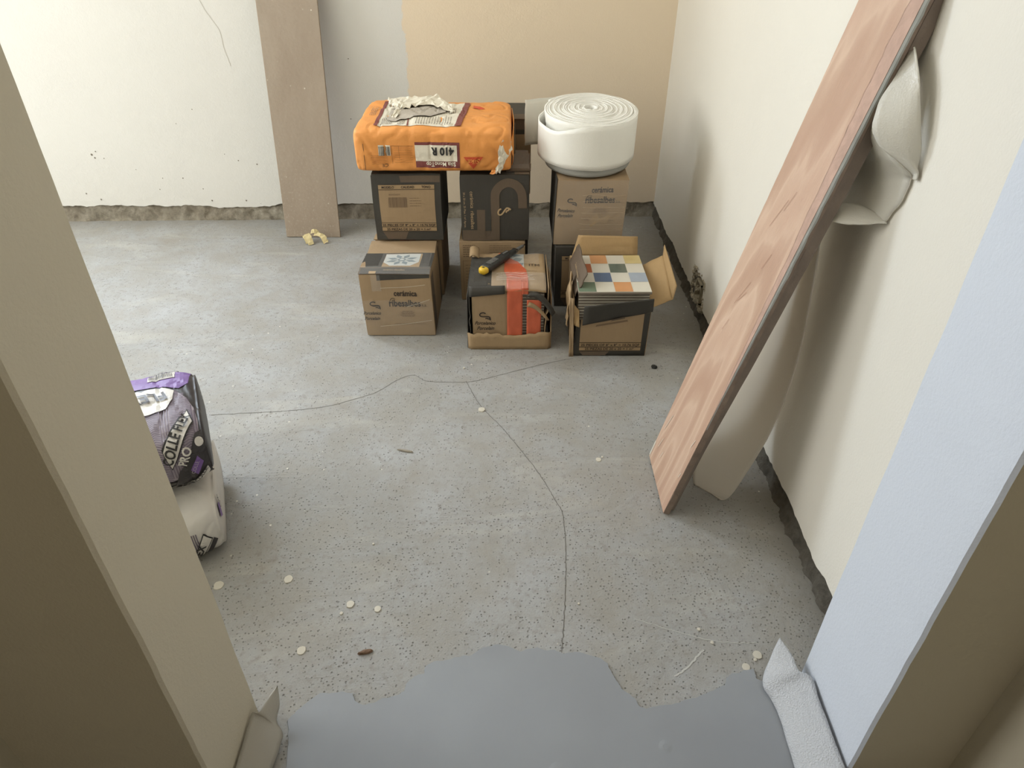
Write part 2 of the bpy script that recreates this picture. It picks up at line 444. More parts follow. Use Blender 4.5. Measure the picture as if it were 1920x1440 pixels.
# left wall with an opening for the added side window
bm = bmesh.new()
box_bm(WX-.15, .4, 0, WX, WY0, 2.5, bm); box_bm(WX-.15, WY1, 0, WX, 2.9, 2.5, bm)
box_bm(WX-.15, WY0, 0, WX, WY1, WZ0, bm); box_bm(WX-.15, WY0, WZ1, WX, WY1, 2.5, bm)
struct(obj('wall_left', bm, M_back))
M_frame = simple('white_window_frame', (235, 235, 232), .4)
def window_frame(name, loc, rz, wd, ht):
    wf = struct(empty(name, loc, rz)); h_ = wd/2
    for (a, b_, c, d) in ((-h_, 0, -h_+.05, ht), (h_-.05, 0, h_, ht), (-h_, ht-.05, h_, ht)): obj('window_frame', box_bm(a, -.012, b_, c, .012, d), M_frame, wf)
    obj('window_sill', box_bm(-h_, -.03, 0, h_, .012, .05), M_frame, wf)
window_frame('window_1', ((BX0+BX1)/2, 2.765+.022*(BX0+BX1)/2, BZ0), 0, BX1-BX0, BZ1-BZ0)
window_frame('added_window', (WX, (WY0+WY1)/2, WZ0), math.pi/2, WY1-WY0, WZ1-WZ0)
# door wall: plaster jambs left and right, lintel above (corners as seen through the doorway)
def prism(name, foot, z0, z1, mat, rough_edges=True, nseg=90):
    """vertical prism with slightly wavy arrises"""
    m = len(foot); rows = []
    for k in range(nseg+1):
        z = z0+(z1-z0)*k/nseg; r = []
        for i, (x, y) in enumerate(foot):
            p = Vector((x, y, z)); pv = Vector((*foot[i-1], z)); nx = Vector((*foot[(i+1) % m], z))
            d1 = (pv-p).normalized(); d2 = (nx-p).normalized(); b = .004
            for d in (d1, d2):
                q = p+d*b+Vector((.0011*nz(z*9, i), .0011*nz(z*11, i+5), 0))+Vector((.0006*nz(z*60, i), .0006*nz(z*55, i+9), 0)); r.append(q)
        rows.append(r)
    o = grid(name, rows, mat, sm=False, close=True); o.data.materials.append(M_hall)
    for p in o.data.polygons:
        if p.center.y < .54 and abs(p.normal.y) > .9: p.material_index = 1
    return o
jl = prism('wall_front_left', [(-.417, .472), (-.417, .628), (WX-.1, .66), (WX-.1, .472)], 0, 2.5, M_jambL); struct(jl)
jr = prism('wall_front_right', [(.497, .512), (.76, .515), (.76, .72), (.5, .699)], 0, 2.5, M_jambR); struct(jr)
# the hall side of both pieces carries its own older paint: thin skim coats
struct(obj('wall_lintel', box_bm(-.417, .478, 2.06, .497, .63, 2.5), M_jambL))
struct(obj('wall_hall_left', box_bm(-.75, -1.6, 0, -.66, .472, 2.5), M_hall))
struct(obj('wall_hall_right', box_bm(.645, -1.6, 0, .75, .515, 2.5), M_hall))
struct(obj('wall_hall_end', box_bm(-.75, -1.7, 0, .75, -1.6, 2.5), M_hall))

# smooth levelling screed poured over the threshold
edge_px = [(536,1440),(541,1395),(540,1350),(560,1330),(582,1312),(600,1300),(640,1298),(662,1299),(667,1315),(680,1322),(700,1317),(722,1308),(745,1303),(757,1296),(764,1280),(776,1268),(795,1262),(797,1250),(815,1240),(838,1237),(858,1231),(885,1229),(898,1218),(915,1212),(935,1208),(955,1212),(975,1222),(990,1217),(1008,1213),(1022,1219),(1040,1219),(1055,1225),(1075,1222),(1100,1226),(1122,1233),(1139,1244),(1143,1255),(1154,1272),(1165,1292),(1182,1302),(1192,1312),(1200,1326),(1212,1329),(1240,1322),(1262,1320),(1290,1311),(1305,1308),(1335,1295),(1358,1284),(1362,1270),(1372,1262),(1385,1263),(1395,1257),(1412,1254),(1418,1272),(1432,1278),(1444,1300),(1462,1335),(1476,1380),(1490,1440)]
def screed_slab():
    pts = [onz(x, y, .003) for x, y in edge_px]
    q = []
    for a, b in zip(pts, pts[1:]):
        for k in range(5):
            p = a.lerp(b, k/5); p.x += .0022*nz(p.x*90, p.y*90, 1)+.001*nz(p.x*240, p.y*240, 7); p.y += .0022*nz(p.x*90, p.y*90, 4)+.001*nz(p.x*240, p.y*240, 3); q.append(p)
    q.append(pts[-1]); q += [Vector((.495, .36, .003)), Vector((.495, -.2, .003)), Vector((-.41, -.2, .003)), Vector((-.41, .36, .003))]
    bm = bmesh.new(); top = [bm.verts.new(p) for p in q]; cen = Vector((.03, .3, 0))
    low = [bm.verts.new((p.x+(p.x-cen.x)*.004, p.y+(p.y-cen.y)*.004, -.001)) for p in q]
    f = bm.faces.new(top); n = len(q)
    for i in range(n): bm.faces.new((low[i], low[(i+1) % n], top[(i+1) % n], top[i]))
    bmesh.ops.triangulate(bm, faces=[f]); bmesh.ops.recalc_face_normals(bm, faces=bm.faces[:])
    o = obj('screed_layer', bm, M_screed, floor); o['label'] = 'smooth grey levelling screed with a ragged edge at the threshold'
screed_slab()
M_crack = simple('crack_shadow', (96, 92, 86), .9)
def crack(pxs, wd=.0011, seed=0, mat=None):
    P = [onz(x, y, 0) for x, y in pxs]; q = interp(P, len(P)*14); L = []
    for i, p in enumerate(q):
        p = p+Vector((.0022*nz(i*.45, seed), .0022*nz(i*.5, seed+5), 0))
        t = (q[min(i+1, len(q)-1)]-q[max(i-1, 0)]).normalized(); nn = Vector((-t.y, t.x, 0))*wd*(.6+.5*abs(nz(i*.3, seed)))
        z = .0012*nz(p.x*3, p.y*3, 4)-.001
        L.append([(p.x-nn.x, p.y-nn.y, z+.0006), (p.x+nn.x, p.y+nn.y, z+.0006)])
    return grid('crack', L, mat or M_crack, floor, sm=False)
crack([(395,778),(470,774),(540,770),(610,762),(650,752),(705,735),(745,712),(775,703),(800,714),(850,716),(890,714),(940,702),(1000,687),(1050,676),(1075,672)], .0009, 1)
crack([(874,714),(885,735),(905,765),(940,800),(975,842),(1005,880),(1028,915),(1042,940),(1054,960),(1060,1010),(1061,1060),(1060,1110),(1057,1170),(1053,1222)], .0009, 4)
M_smear = simple('pale_cement_ridge', (188, 187, 182), .8)
crack([(1265,1268),(1290,1250),(1312,1225),(1320,1218)], .0022, 8, M_smear)
crack([(1190,1160),(1330,1200),(1420,1205)], .0009, 9, M_smear)
M_paint = simple('dried_cream_paint', (200, 194, 180), .6)
for i, (x, y, r) in enumerate([(541,1086,8),(565,1220,8),(657,1133,7),(708,1142,6),(1420,1228,8),(1399,1251,7),(1416,1237,3),(903,768,6),(1122,862,5),(410,1098,9),(1129,857,2),(640,1150,3),(1335,1205,3),(1310,1180,3),(870,690,2),(1085,1132,2),(700,1020,2),(1240,840,3)]):
    c0 = onz(x, y, 0); R = (onz(x+r, y, 0)-c0).length
    vs = [(c0.x, c0.y, .0016)]; n = 16
    for k in range(n):
        a = k/n*2*math.pi; rr = R*(1+.22*nz(math.cos(a)*2, math.sin(a)*2, i)); vs.append((c0.x+rr*math.cos(a), c0.y+rr*1.1*math.sin(a), .0012))
    for k in range(n):
        a = k/n*2*math.pi; rr = R*1.06*(1+.22*nz(math.cos(a)*2, math.sin(a)*2, i)); vs.append((c0.x+rr*math.cos(a), c0.y+rr*1.1*math.sin(a), -.002))
    fs = [(0, 1+k, 1+(k+1) % n) for k in range(n)]+[(1+k, 1+n+k, 1+n+(k+1) % n, 1+(k+1) % n) for k in range(n)]
    pyd('paint_splash', vs, fs, M_paint, floor)

def wall_crack(pxs, wd):
    q = interp([ony(x, y, 2.765+.022*ony(x, y, 2.75).x) for x, y in pxs], len(pxs)*10); L = []
    for i, p in enumerate(q):
        x = p.x+.0016*nz(i*.5, 3); L.append([(x-wd/2, yb(x)-.0006, p.z), (x+wd/2, yb(x)-.0006, p.z)])
    grid('crack', L, simple('plaster_hairline', (190, 184, 172), .9), bpy.data.objects['wall_back'], sm=False)
wall_crack([(372,-4),(384,18),(397,36),(411,56),(416,72),(420,90),(427,108),(433,124)], .0018)
M_pit = simple('grey_plaster_pit', (128, 122, 110), .9)
for x_, y_, r_ in ((172,290,2.6),(179,284,1.4),(178,296,2),(195,297,1.2),(482,308,1.8),(447,301,1.5),(343,334,1.6),(162,363,1.8),(305,334,1.2),(360,205,1.2),(653,110,1.2),(658,223,1.3),(381,354,1.3),(255,318,1),(421,289,1),(300,355,1.2),(330,232,1),(462,376,2),(398,376,2),(190,374,2)):
    p = ony(x_, y_, 2.75); p = ony(x_, y_, yb(p.x)); R_ = r_*.0017
    grid('plaster_pit', [[Vector((p.x+R_*q*math.cos(a)*(1+.3*nz(a, x_)), yb(p.x)-.0007-.0003*(1-q), p.z+R_*q*math.sin(a)*(1+.3*nz(a*1.3, y_)))) for a in [k*math.pi/4 for k in range(8)]] for q in (.05, 1.0)], M_pit, bpy.data.objects['wall_back'], sm=False, close=True)
# broken socket hole low in the right wall
def socket_hole():
    root = empty('socket_hole', (XW, 1.975, .075)); tag(root, 'broken old socket hole with crumbling plaster low in the right wall', 'socket hole')
    M_pl = simple('crumbling_plaster', (158, 148, 128), .95, .18, 30, .004, 120)
    # ragged rim of plaster lumps
    bm = bmesh.new(); rnd = random.Random(11)
    def lump(y, z, r, d):
        g = bmesh.ops.create_icosphere(bm, subdivisions=2, radius=1.0)['verts']; sd = rnd.random()*50
        sy, sz = r*rnd.uniform(.8, 1.5), r*rnd.uniform(.7, 1.3)
        for v in g:
            k = 1+.45*nz(v.co.x*1.6+sd, v.co.y*1.6, v.co.z*1.6); v.co = Vector((.004+v.co.x*d*k, y+v.co.y*sy*k, z+v.co.z*sz*k))
    for t in range(60):
        a = t/60*2*math.pi; c_, s_ = math.cos(a), math.sin(a)
        yy = .078*math.copysign(abs(c_)**.5, c_)-.008; zz = .052*math.copysign(abs(s_)**.5, s_)+.004
        lump(yy+rnd.uniform(-.004, .004), zz+rnd.uniform(-.004, .004), rnd.uniform(.003, .008), rnd.uniform(.003, .009))
    for t in range(26): lump(rnd.uniform(-.075, .065), rnd.uniform(-.05, .05), rnd.uniform(.002, .007), rnd.uniform(.003, .010))
    obj('plaster_rim', bm, M_pl, root)['kind'] = 'stuff'
    rows = []
    for i in range(15):
        r = []
        for j in range(11):
            y = -.08+.155*i/14; z = -.05+.11*j/10
            e = min(i, 14-i, j, 10-j)
            r.append((.004 if e == 0 else .010+.010*nz(y*60, z*60, 3)+.006*nz(y*150, z*150, 8), y, z))
        rows.append(r)
    obj_ = grid('rubble_filling', rows, M_pl, root, sm=True)
    bm = bmesh.new()
    for (y0, z0, y1, z1) in ((-.055, -.03, -.05, .035), (.005, -.03, .01, .035), (-.055, .03, .01, .035), (-.055, -.03, .01, -.025)): box_bm(-.004, y0, z0, .012, y1, z1, bm)
    obj('socket_box', bm, simple('grey_beige_plastic', (150, 140, 118), .6), root)
socket_hole()

# ------------------------------------------------------------------ cartons
def rbox(p, W, D, H, r=.004):
    hx, hy, hz = W/2, D/2, H/2; q = Vector((p.x, p.y-hy, p.z-hz))
    c = Vector((max(-hx+r, min(hx-r, q.x)), max(-hy+r, min(hy-r, q.y)), max(-hz+r, min(hz-r, q.z))))
    d = q-c
    if d.length > 1e-9: q = c+d.normalized()*r*min(1, max(d.length/r, 1))
    return Vector((q.x, q.y+hy, q.z+hz))
class Carton:
    """closed or open tile carton: local frame x -W/2..W/2, y 0 (front)..D, z 0..H"""
    def __init__(s, label, loc, W=.207, D=.24, H=.205, rz=0, body=None, seed=0, wob=.0016, top=True, group=None, lean=(0, 0)):
        s.W, s.D, s.H, s.seed, s.wob, s.lean = W, D, H, seed, wob, lean
        s.root = empty('cardboard_box', loc, rz); tag(s.root, label, 'cardboard box', group)
        s.front = Surf(lambda u, v, o: s.D3(Vector((-W/2+u, -o, v))), s.root)
        s.top = Surf(lambda u, v, o: s.D3(Vector((-W/2+u, v, H+o))), s.root)
        s.right = Surf(lambda u, v, o: s.D3(Vector((W/2+o, u, v))), s.root)
        s.left = Surf(lambda u, v, o: s.D3(Vector((-W/2-o, D-u, v))), s.root)
        if top: s.body(body or M_card)
    def D3(s, p, r=.004):
        W, D, H = s.W, s.D, s.H; o = Vector(p)
        q = rbox(p, W, D, H, r) if -1e-6 <= p.z <= H+1e-6 and -1e-6 <= p.y <= D+1e-6 and abs(p.x) <= W/2+1e-6 else p
        k = s.wob; sd = s.seed*13.7
        zz = max(0, min(1, p.z/H))
        env = math.sin(math.pi*zz)*.7+.3*zz
        q = q+Vector((nz(p.y*9, p.z*9, sd)*k*1.6*zz, nz(p.x*9, p.z*9, sd+5)*k*1.6*env, nz(p.x*8, p.y*8, sd+9)*k*(1.3 if p.z > H*.5 else 0)))
        q.x += s.lean[0]*zz; q.y += s.lean[1]*zz
        return q
    def body(s, mat):
        W, D, H = s.W, s.D, s.H; bm = bmesh.new(); n = 14; V = {}
        def vert(i, j, k):
            key = (i, j, k)
            if key not in V: V[key] = bm.verts.new(s.D3(Vector((-W/2+W*i/n, D*j/n, H*k/n))))
            return V[key]
        for a in range(n):
            for b in range(n):
                bm.faces.new([vert(*p) for p in ((a, 0, b), (a+1, 0, b), (a+1, 0, b+1), (a, 0, b+1))])
                bm.faces.new([vert(*p) for p in ((a+1, n, b), (a, n, b), (a, n, b+1), (a+1, n, b+1))])
                bm.faces.new([vert(*p) for p in ((n, a, b), (n, a+1, b), (n, a+1, b+1), (n, a, b+1))])
                bm.faces.new([vert(*p) for p in ((0, a+1, b), (0, a, b), (0, a, b+1), (0, a+1, b+1))])
                bm.faces.new([vert(*p) for p in ((a, b, n), (a+1, b, n), (a+1, b+1, n), (a, b+1, n))])
                bm.faces.new([vert(*p) for p in ((a, b+1, 0), (a+1, b+1, 0), (a+1, b, 0), (a, b, 0))])
        s.bodyo = smooth(obj('carton_body', bm, mat, s.root), 40)
    def flap(s, pts, mat, name='flap', thick=.003):
        """free-standing cardboard flap: quad rows of local points"""
        return grid(name, pts, mat, s.root, thick, sm=False)
Z2 = .207
# --- front row, left: the taped box with the blue star tile picture
b = Carton('taped brown cardboard box with a blue star tile picture on top, front left', (-.334, 1.810, 0), .208, .245, .203, .0, M_card, 1, .002, lean=(-.004, 0))
T = b.top; Fr = b.front
T.rect(.0, .045, .207, .145, M_blk, 1)
T.poly([(.0, .0), (.207, .0), (.207, .045), (.0, .045)], M_brn, 1)
T.rect(.004, .002, .204, .040, M_blk, 2)
T.poly([(0, .075), (.008, .085), (.012, .07), (.016, .045), (0, .045)], M_card, 2)
M_star_w = simple('tile_picture_white', (196, 198, 194), .5); M_star_b = simple('tile_picture_blue', (128, 140, 144), .5)
pk = (.062, .048, .172, .138)
T.rect(*pk, M_card2, 2, 'tile_picture')
cx, cy = (pk[0]+pk[2])/2-.002, (pk[1]+pk[3])/2+.002
hx, hy = .052, .040
T.poly([(cx-hx, cy-.016), (cx-hx, cy+hy), (cx+hx, cy+hy), (cx+hx, cy-.016), (cx+.03, cy-hy), (cx-.03, cy-hy)], M_star_w, 3, 'tile_picture')
for k in range(8):
    a = (k+.5)*math.pi/4+math.pi/8*0; L_, l_ = 1.0, .62
    P = []
    for rr, da in ((.26, 0), (.62, .30), (.98, 0), (.62, -.30)):
        P.append((cx+hx*.95*rr*math.cos(a+da*(1 if rr == .62 else 0)), cy+hy*.95*rr*math.sin(a+da*(1 if rr == .62 else 0))))
    T.poly(P, M_star_b, 4, 'star_petal')
n16 = [(cx+hx*.24*math.cos(k/8*math.pi), cy+hy*.24*math.sin(k/8*math.pi)) for k in range(16)]; T.poly(n16, M_star_b, 4, 'star_petal')
n16 = [(cx+hx*.13*math.cos(k/8*math.pi), cy+hy*.13*math.sin(k/8*math.pi)) for k in range(16)]; T.poly(n16, M_star_w, 5, 'star_petal')
T.text('cerámica ribesalbes', .070, .022, .012, M_inkt, w=.062, lay=4)
T.rect(.030, .002, .050, .018, M_cardin, 3, 'cardboard_patch')
Fr.poly([(.052, .203), (.204, .203), (.204, .193), (.052, .183)], M_blk, 1)
logo(Fr, .020, .094, .019, M_ink)
Fr.text('Porcelanico', -.001, .074, .0155, M_ink, shear=.45, bold=.0002, w=.052)
Fr.text('Porcelain', .0, .056, .0155, M_ink, shear=.45, bold=.0002, w=.046)
brand(Fr, .078, .101, .105, M_ink)
txtlines(Fr, .108, .084, .046, 5, .0042, .0016, M_inkl, center=True)
Fr.text('FABRICADO EN ESPAÑA', .090, .040, .0058, M_inkl, w=.092, spacing=1.5)
b.right.rect(.01, .01, .06, .19, M_brn, 1); b.right.rect(.20, .01, .235, .19, M_brn, 1)
# clear tape over the top edge and crinkled film on the front
def filmpatch(S, u0, v0, u1, v1, mat, name='clear_tape', amp=.0012, n=14, off=.0022, seed=0, parent=None):
    rows = []
    for i in range(n+1):
        r = []
        for j in range(n+1):
            u = u0+(u1-u0)*i/n; v = v0+(v1-v0)*j/n
            r.append(S.fn(u, v, off+amp*abs(nz(u*60, v*120, seed))))
        rows.append(r)
    return grid(name, rows, mat, parent or S.p)
filmpatch(T, .002, .0, .205, .05, M_wrap, seed=2); filmpatch(T, .052, .05, .2, .14, M_tape, seed=3)
filmpatch(Fr, .035, .15, .062, .202, M_wrap, seed=5, off=.003); filmpatch(Fr, .002, .004, .206, .12, M_tape, seed=6)
for (x0, z0, x1, z1) in ((.045, .035, .2, .055), (.06, .160, .19, .172), (.13, .10, .2, .125)):
    Fr.stroke([[(x0, z0), ((x0+x1)/2, z0*.4+z1*.6-.004), (x1, z1)]], .0012, simple('film_crease', (206, 196, 176), .25), 6, 'film_crease', 14)

# --- front row, middle: box bound with orange tape, tile edges showing
b = Carton('battered cardboard box bound with orange tape, knife lying on top', (-.008, 1.735, 0), .243, .225, .200, 0, M_card, 2, .0022, top=False)
W, D, H = b.W, b.D, b.H; LW = .208
def ragged(u0, u1, z, amp, n, seed): return [(u0+(u1-u0)*i/n, z+amp*(nz(i*.9, seed)+.6*nz(i*2.7, seed+3))) for i in range(n+1)]
# lower tray (outer skin)
edge = ragged(.0, .243, .052, .006, 26, 4)
edge = [(u, v-(.006 if .10 < u < .16 else 0)+(.004 if u > .2 else 0)) for u, v in edge]
rows = []
for k in range(5):
    r = []
    for (u, v) in edge:
        vv = v*k/4; x = -W/2+u; y = 0
        e = min(u, .243-u)
        if e < .008: y = .008-math.sqrt(max(0, .008**2-(.008-e)**2))
        r.append((x*(1-.01*(1-k/4)), y+.0015*nz(x*20, vv*30), vv))
    rows.append(r)
grid('torn_tray_front', rows, M_card2, b.root, .003, sm=True)
for sx in (-1, 1):
    rows = []
    for k in range(5):
        r = []
        for i in range(21):
            y = .006+(D-.006)*i/20; top = .055+.008*nz(i*.8, sx*3)+(.10 if i > 3 else .10*i/3)
            r.append((sx*(W/2-.001+.0015*nz(y*20, k)), y, top*k/4))
        rows.append(r)
    grid('torn_tray_side', rows, M_card if sx > 0 else M_blk, b.root, .003, sm=True)
grid('torn_tray_back', [[(-W/2, D, 0), (W/2, D, 0)], [(-W/2+.015, D, .16), (W/2-.015, D, .16)]], M_card, b.root, .003)
# inner sleeve: left front panel, sides and top
iw = .108
def sleeve(name, pts, mat): return grid(name, pts, mat, b.root, .0025, sm=True)
rows = [[Vector((-.106+.112*i/8, .010+.003*nz(i*.5, z*20), z)) for i in range(9)] for z in [.004+.19*k/10 for k in range(11)]]
sleeve('front_panel', rows, M_card)
S2 = Surf(lambda u, v, o: Vector((-.106+u, .0085-o, v)), b.root, .02)
logo(S2, .018, .095, .0205, M_ink)
S2.text('Porcelanico', .006, .078, .0165, M_ink, shear=.45, bold=.0002, w=.060)
S2.text('Porcelain', .012, .061, .0165, M_ink, shear=.45, bold=.0002, w=.050)
# dark band folded over the front edge (left) and battered top
def topf(u, v, o):          # top skin: u 0..1 across, v 0..1 front to back
    x = -.112+.216*u; y = .004+.215*v; z = .200+.004*math.sin(v*3)*1.0
    z -= .012*max(0, 1-v*9)**2+.006*max(0, u-.85)*6*(1-v)
    z += .0022*nz(x*30, y*30, 2)+.0015*nz(x*70, y*60, 8)
    return Vector((x, y, z+o))
rows = [[topf(i/24, j/24, 0) for i in range(25)] for j in range(25)]
sleeve('top_panel', rows, M_card2)
TS = Surf(lambda u, v, o: topf(u/.216, v/.215, o+.0018), b.root, .012)
TS.rect(.0, .0, .062, .185, M_blk, 1, 'dark_printed_panel')
TS.rect(.062, .0, .095, .215, M_card, 1)
TS.poly([(.155, .10), (.155, .21), (.10, .21), (.12, .14)], M_star_w, 2, 'tile_picture')
TS.poly([(.112, .20), (.128, .185), (.150, .195), (.13, .208)], M_star_b, 3, 'star_petal'); TS.poly([(.122, .165), (.142, .150), (.152, .172), (.132, .180)], M_star_b, 3, 'star_petal')
TS.poly([(.140, .140), (.150, .122), (.154, .140)], M_star_b, 3, 'star_petal')
TS.text('ITM', .168, .120, .022, M_ink, w=.03); txtlines(TS, .165, .09, .04, 2, .03, .0014, M_inkl)
# tape running over the top and down the front in two strips
M_org2 = M_org
def bandf(u, t, o):        # t: 0 at lower front .. .19 at top edge then back
    x = -.004+u
    if t < .188: return Vector((x, .004-.0025*nz(u*70, t*25, 4)-o, .010+t))
    v = (t-.188)/.215
    p = topf((x+.112)/.216, min(1, v), .003+o); return p
def band(u0, u1, t0, t1, name='orange_tape', drift=0, par=None):
    n = 40; rows = []
    for j in range(n+1):
        t = t0+(t1-t0)*j/n; rows.append([bandf(u0+(u1-u0)*i/8+drift*t, t, .0012*abs(nz((u0+i*.01)*50, t*14, 7))) for i in range(9)])
    return grid(name, rows, M_org2, b.root, .0006)
band(-.002, .042, .0, .235); band(.040, .058, .168, .232)
band(.054, .095, .0, .150); 
TS.poly([(.108, .045), (.165, .045), (.165, .06), (.160, .10), (.135, .155), (.10, .19), (.097, .09)], M_org, 3, 'orange_tape')
TS.poly([(.082, .19), (.12, .19), (.118, .214), (.080, .214)], M_org, 3, 'orange_tape')
TS.rect(.1045, .0, .160, .05, M_org, 3, 'orange_tape')
filmpatch(TS, .062, .0, .216, .075, M_wrap, seed=9, off=.004, amp=.004); filmpatch(TS, .10, .13, .2, .21, M_wrap, seed=19, off=.003, amp=.004)
M_crease = simple('film_crease_bright', (226, 216, 204), .2)
for k in range(5):
    y0 = .028+.009*k+.004*random.random()
    TS.stroke([[(.075+.01*random.random(), y0), (.11, y0+.004*random.random()), (.15, y0-.004*random.random()), (.165+.035*random.random(), y0+.003)]], .0012, M_crease, 10, 'film_crease', 16)
# folded dark lip at the front left edge, curled dark tape at the right
rows = [[Vector((-.112+.1*i/10, .004-.004*math.sin(k/6*math.pi)*(.8+.5*nz(i*.7))+.006*(k/6)**3, .170+.010*i/10+(.030-.008*i/10)*k/6)) for i in range(11)] for k in range(7)]
sleeve('folded_lip', rows, M_blk)
rows = []
for k in range(13):
    t = k/12; x = .052+.074*t; z = .176-.060*t**2.0+.010*math.sin(t*math.pi); y = -.002-.006*math.sin(t*math.pi)
    rows.append([Vector((x-.004, y+.006, z-.008+.003*nz(k*.8))), Vector((x, y+.002, z)), Vector((x+.005, y+.004, z+.007))])
sleeve('peeled_dark_tape', rows, M_blk)
rows = []
for k in range(9):
    t = k/8; x = .050+.058*t; z = .150-.050*t**1.8-.004; 
    rows.append([Vector((x-.001, .002, z-.006*(1-t)-.002*abs(nz(k*2.1)))), Vector((x+.003, .001, z)), Vector((x+.007, .003, z+.008*(1-t)))])
sleeve('torn_cardboard_shred', rows, M_card2)
rows = [[Vector((-.118+.028*i/4, .175+.04*k/4, .212+.006*math.sin(i)+.012*k/4)) for i in range(5)] for k in range(5)]
sleeve('bent_corner', rows, M_card2)
bR = [[Vector((.104+.004*nz(k*.9, 2)+(.006 if k > 6 else 0), .004+.21*i/10, .012+.19*k/12)) for i in range(11)] for k in range(13)]
sleeve('side_panel', bR, M_card)
bL = [[Vector((-.113+.003*nz(k*.9, 6), .006+.21*i/10, .012+.185*k/12)) for i in range(11)] for k in range(13)]
sleeve('side_panel', bL, M_blk)
# the tiles inside, each its own thing, pale glaze edge over grey body
M_tb = simple('tile_body_grey', (128, 118, 106), .8, .12, 40); M_tg = simple('tile_glaze_white', (214, 208, 194), .22)
def make_tile(label, group, w=.2, d=.2, th=.0078, gm=None):
    t = empty('ceramic_tile', (0, 0, 0)); tag(t, label, 'tile', group)
    obj('tile_body', box_bm(-w/2, 0, 0, w/2, d, th*.62), M_tb, t)
    obj('glaze', box_bm(-w/2+.0004, .0004, th*.62, w/2-.0004, d-.0004, th), gm or M_tg, t)
    return t
def copy_tree(o, parent=None):
    c = o.copy(); C.objects.link(c); c.parent = parent
    for ch in list(o.children): copy_tree(ch, c)
    return c
ORD = ['lowest','second','third','fourth','fifth','sixth','seventh','eighth','ninth','tenth','eleventh','twelfth','thirteenth','fourteenth','fifteenth','sixteenth','seventeenth','eighteenth','nineteenth','twentieth','twenty-first','twenty-second']
lab = 'lowest tile of the stack seen edge-on inside the orange-taped box'
t0 = make_tile(lab, 'tiles stacked inside the orange-taped box', w=.204, d=.195)
for k in range(20):
    t = t0 if k == 0 else copy_tree(t0)
    t['label'] = ORD[k]+(' tile' if k == 0 else ' tile from the bottom')+' of the stack seen edge-on inside the orange-taped box'
    t.location = (-.008-.002+.0012*nz(k*1.3), 1.735+.0165+.001*nz(k*.7), .004+k*.0094)

# --- front row, right: open box with the chequered tile
b = Carton('open black and brown cardboard box full of tiles, front right', (.279, 1.700, 0), .208, .245, .205, 0, M_blk, 3, .002, top=False)
W, D, H = b.W, b.D, b.H
def wall(name, P00, P10, P11, P01, mat, n=10, amp=.0012, thick=.003, seed=0):
    P00, P10, P11, P01 = map(Vector, (P00, P10, P11, P01)); rows = []
    for j in range(n+1):
        r = []
        for i in range(n+1):
            u, v = i/n, j/n; p = P00*(1-u)*(1-v)+P10*u*(1-v)+P11*u*v+P01*(1-u)*v
            nn = (P10-P00).cross(P01-P00).normalized(); r.append(p+nn*amp*nz(u*3+seed, v*3, seed))
        rows.append(r)
    return grid(name, rows, mat, b.root, thick, sm=True)
x0, x1 = -W/2, W/2
wall('front_panel', (x0, 0, 0), (x1, 0, 0), (x1+.004, 0, .150), (x0+.006, 0, .115), M_blk, seed=1)
wall('side_panel', (x1, 0, 0), (x1, D, 0), (x1, D, .19), (x1+.004, 0, .150), M_cardin, seed=2)
wall('side_panel', (x0, 0, 0), (x0, D, 0), (x0, D, .195), (x0-.004, .0, .185), M_card, seed=3, amp=.004)
wall('back_panel', (x0, D, 0), (x1, D, 0), (x1, D, .20), (x0, D, .20), M_cardin, seed=4)
BF = Surf(lambda u, v, o: Vector((x0+u+.002*v, -.0025-o, v)), b.root, .02)
BF.poly([(.018, .120), (.018, .046), (.194, .046), (.194, .152)], M_card, 1)
BF.rects([(.018, .0445, .194, .0462), (.018, .0300, .194, .0316)], M_ink, 2)
BF.rect(.018, .0185, .194, .0445, M_card2, 1)
BF.rects([(.018, .0310, .194, .0320), (.018, .018, .194, .0190), (.018, .0445, .194, .0455)], M_ink, 2)
BF.text('25 PIECES OF 8" x 8" = 10.76 SQF', .022, .0342, .011, M_ink, w=.168, bold=.0002)
BF.text('25 PIEZAS DE 20 x 20 = 1 m²', .034, .0212, .0105, M_ink, w=.140, bold=.0002)
BF.poly([(.018, .016), (.105, .016), (.094, .002), (.030, .002)], M_brn, 1)
BF.poly([(.060, .098), (.150, .115), (.148, .121), (.062, .104)], M_inkl, 2)
# front flap: dark, torn away at the left and hanging outward
RL0 = Vector((.279, 1.700, 0))
wall('front_flap', ony(1092,610,1.690)-RL0, ony(1224,584,1.690)-RL0, ony(1227,561,1.668)-RL0, ony(1096,575,1.668)-RL0, M_blk, seed=7, amp=.002)
o = wall('front_flap_print', (x0+.10, -.0135, .122), (x0+.14, -.0115, .130), (x0+.135, -.018, .138), (x0+.105, -.019, .130), M_brn, seed=7, amp=.0, thick=.0006)
wall('torn_corner', (x0-.002, -.004, .105), (x0+.014, -.010, .100), (x0+.012, -.004, .150), (x0-.002, .002, .165), M_cardin, seed=8, amp=.003)
wall('torn_edge_strip', (x0-.010, -.004, .0), (x0+.002, -.005, .0), (x0-.006, -.008, .19), (x0-.016, -.006, .19), M_card, seed=9, amp=.004)
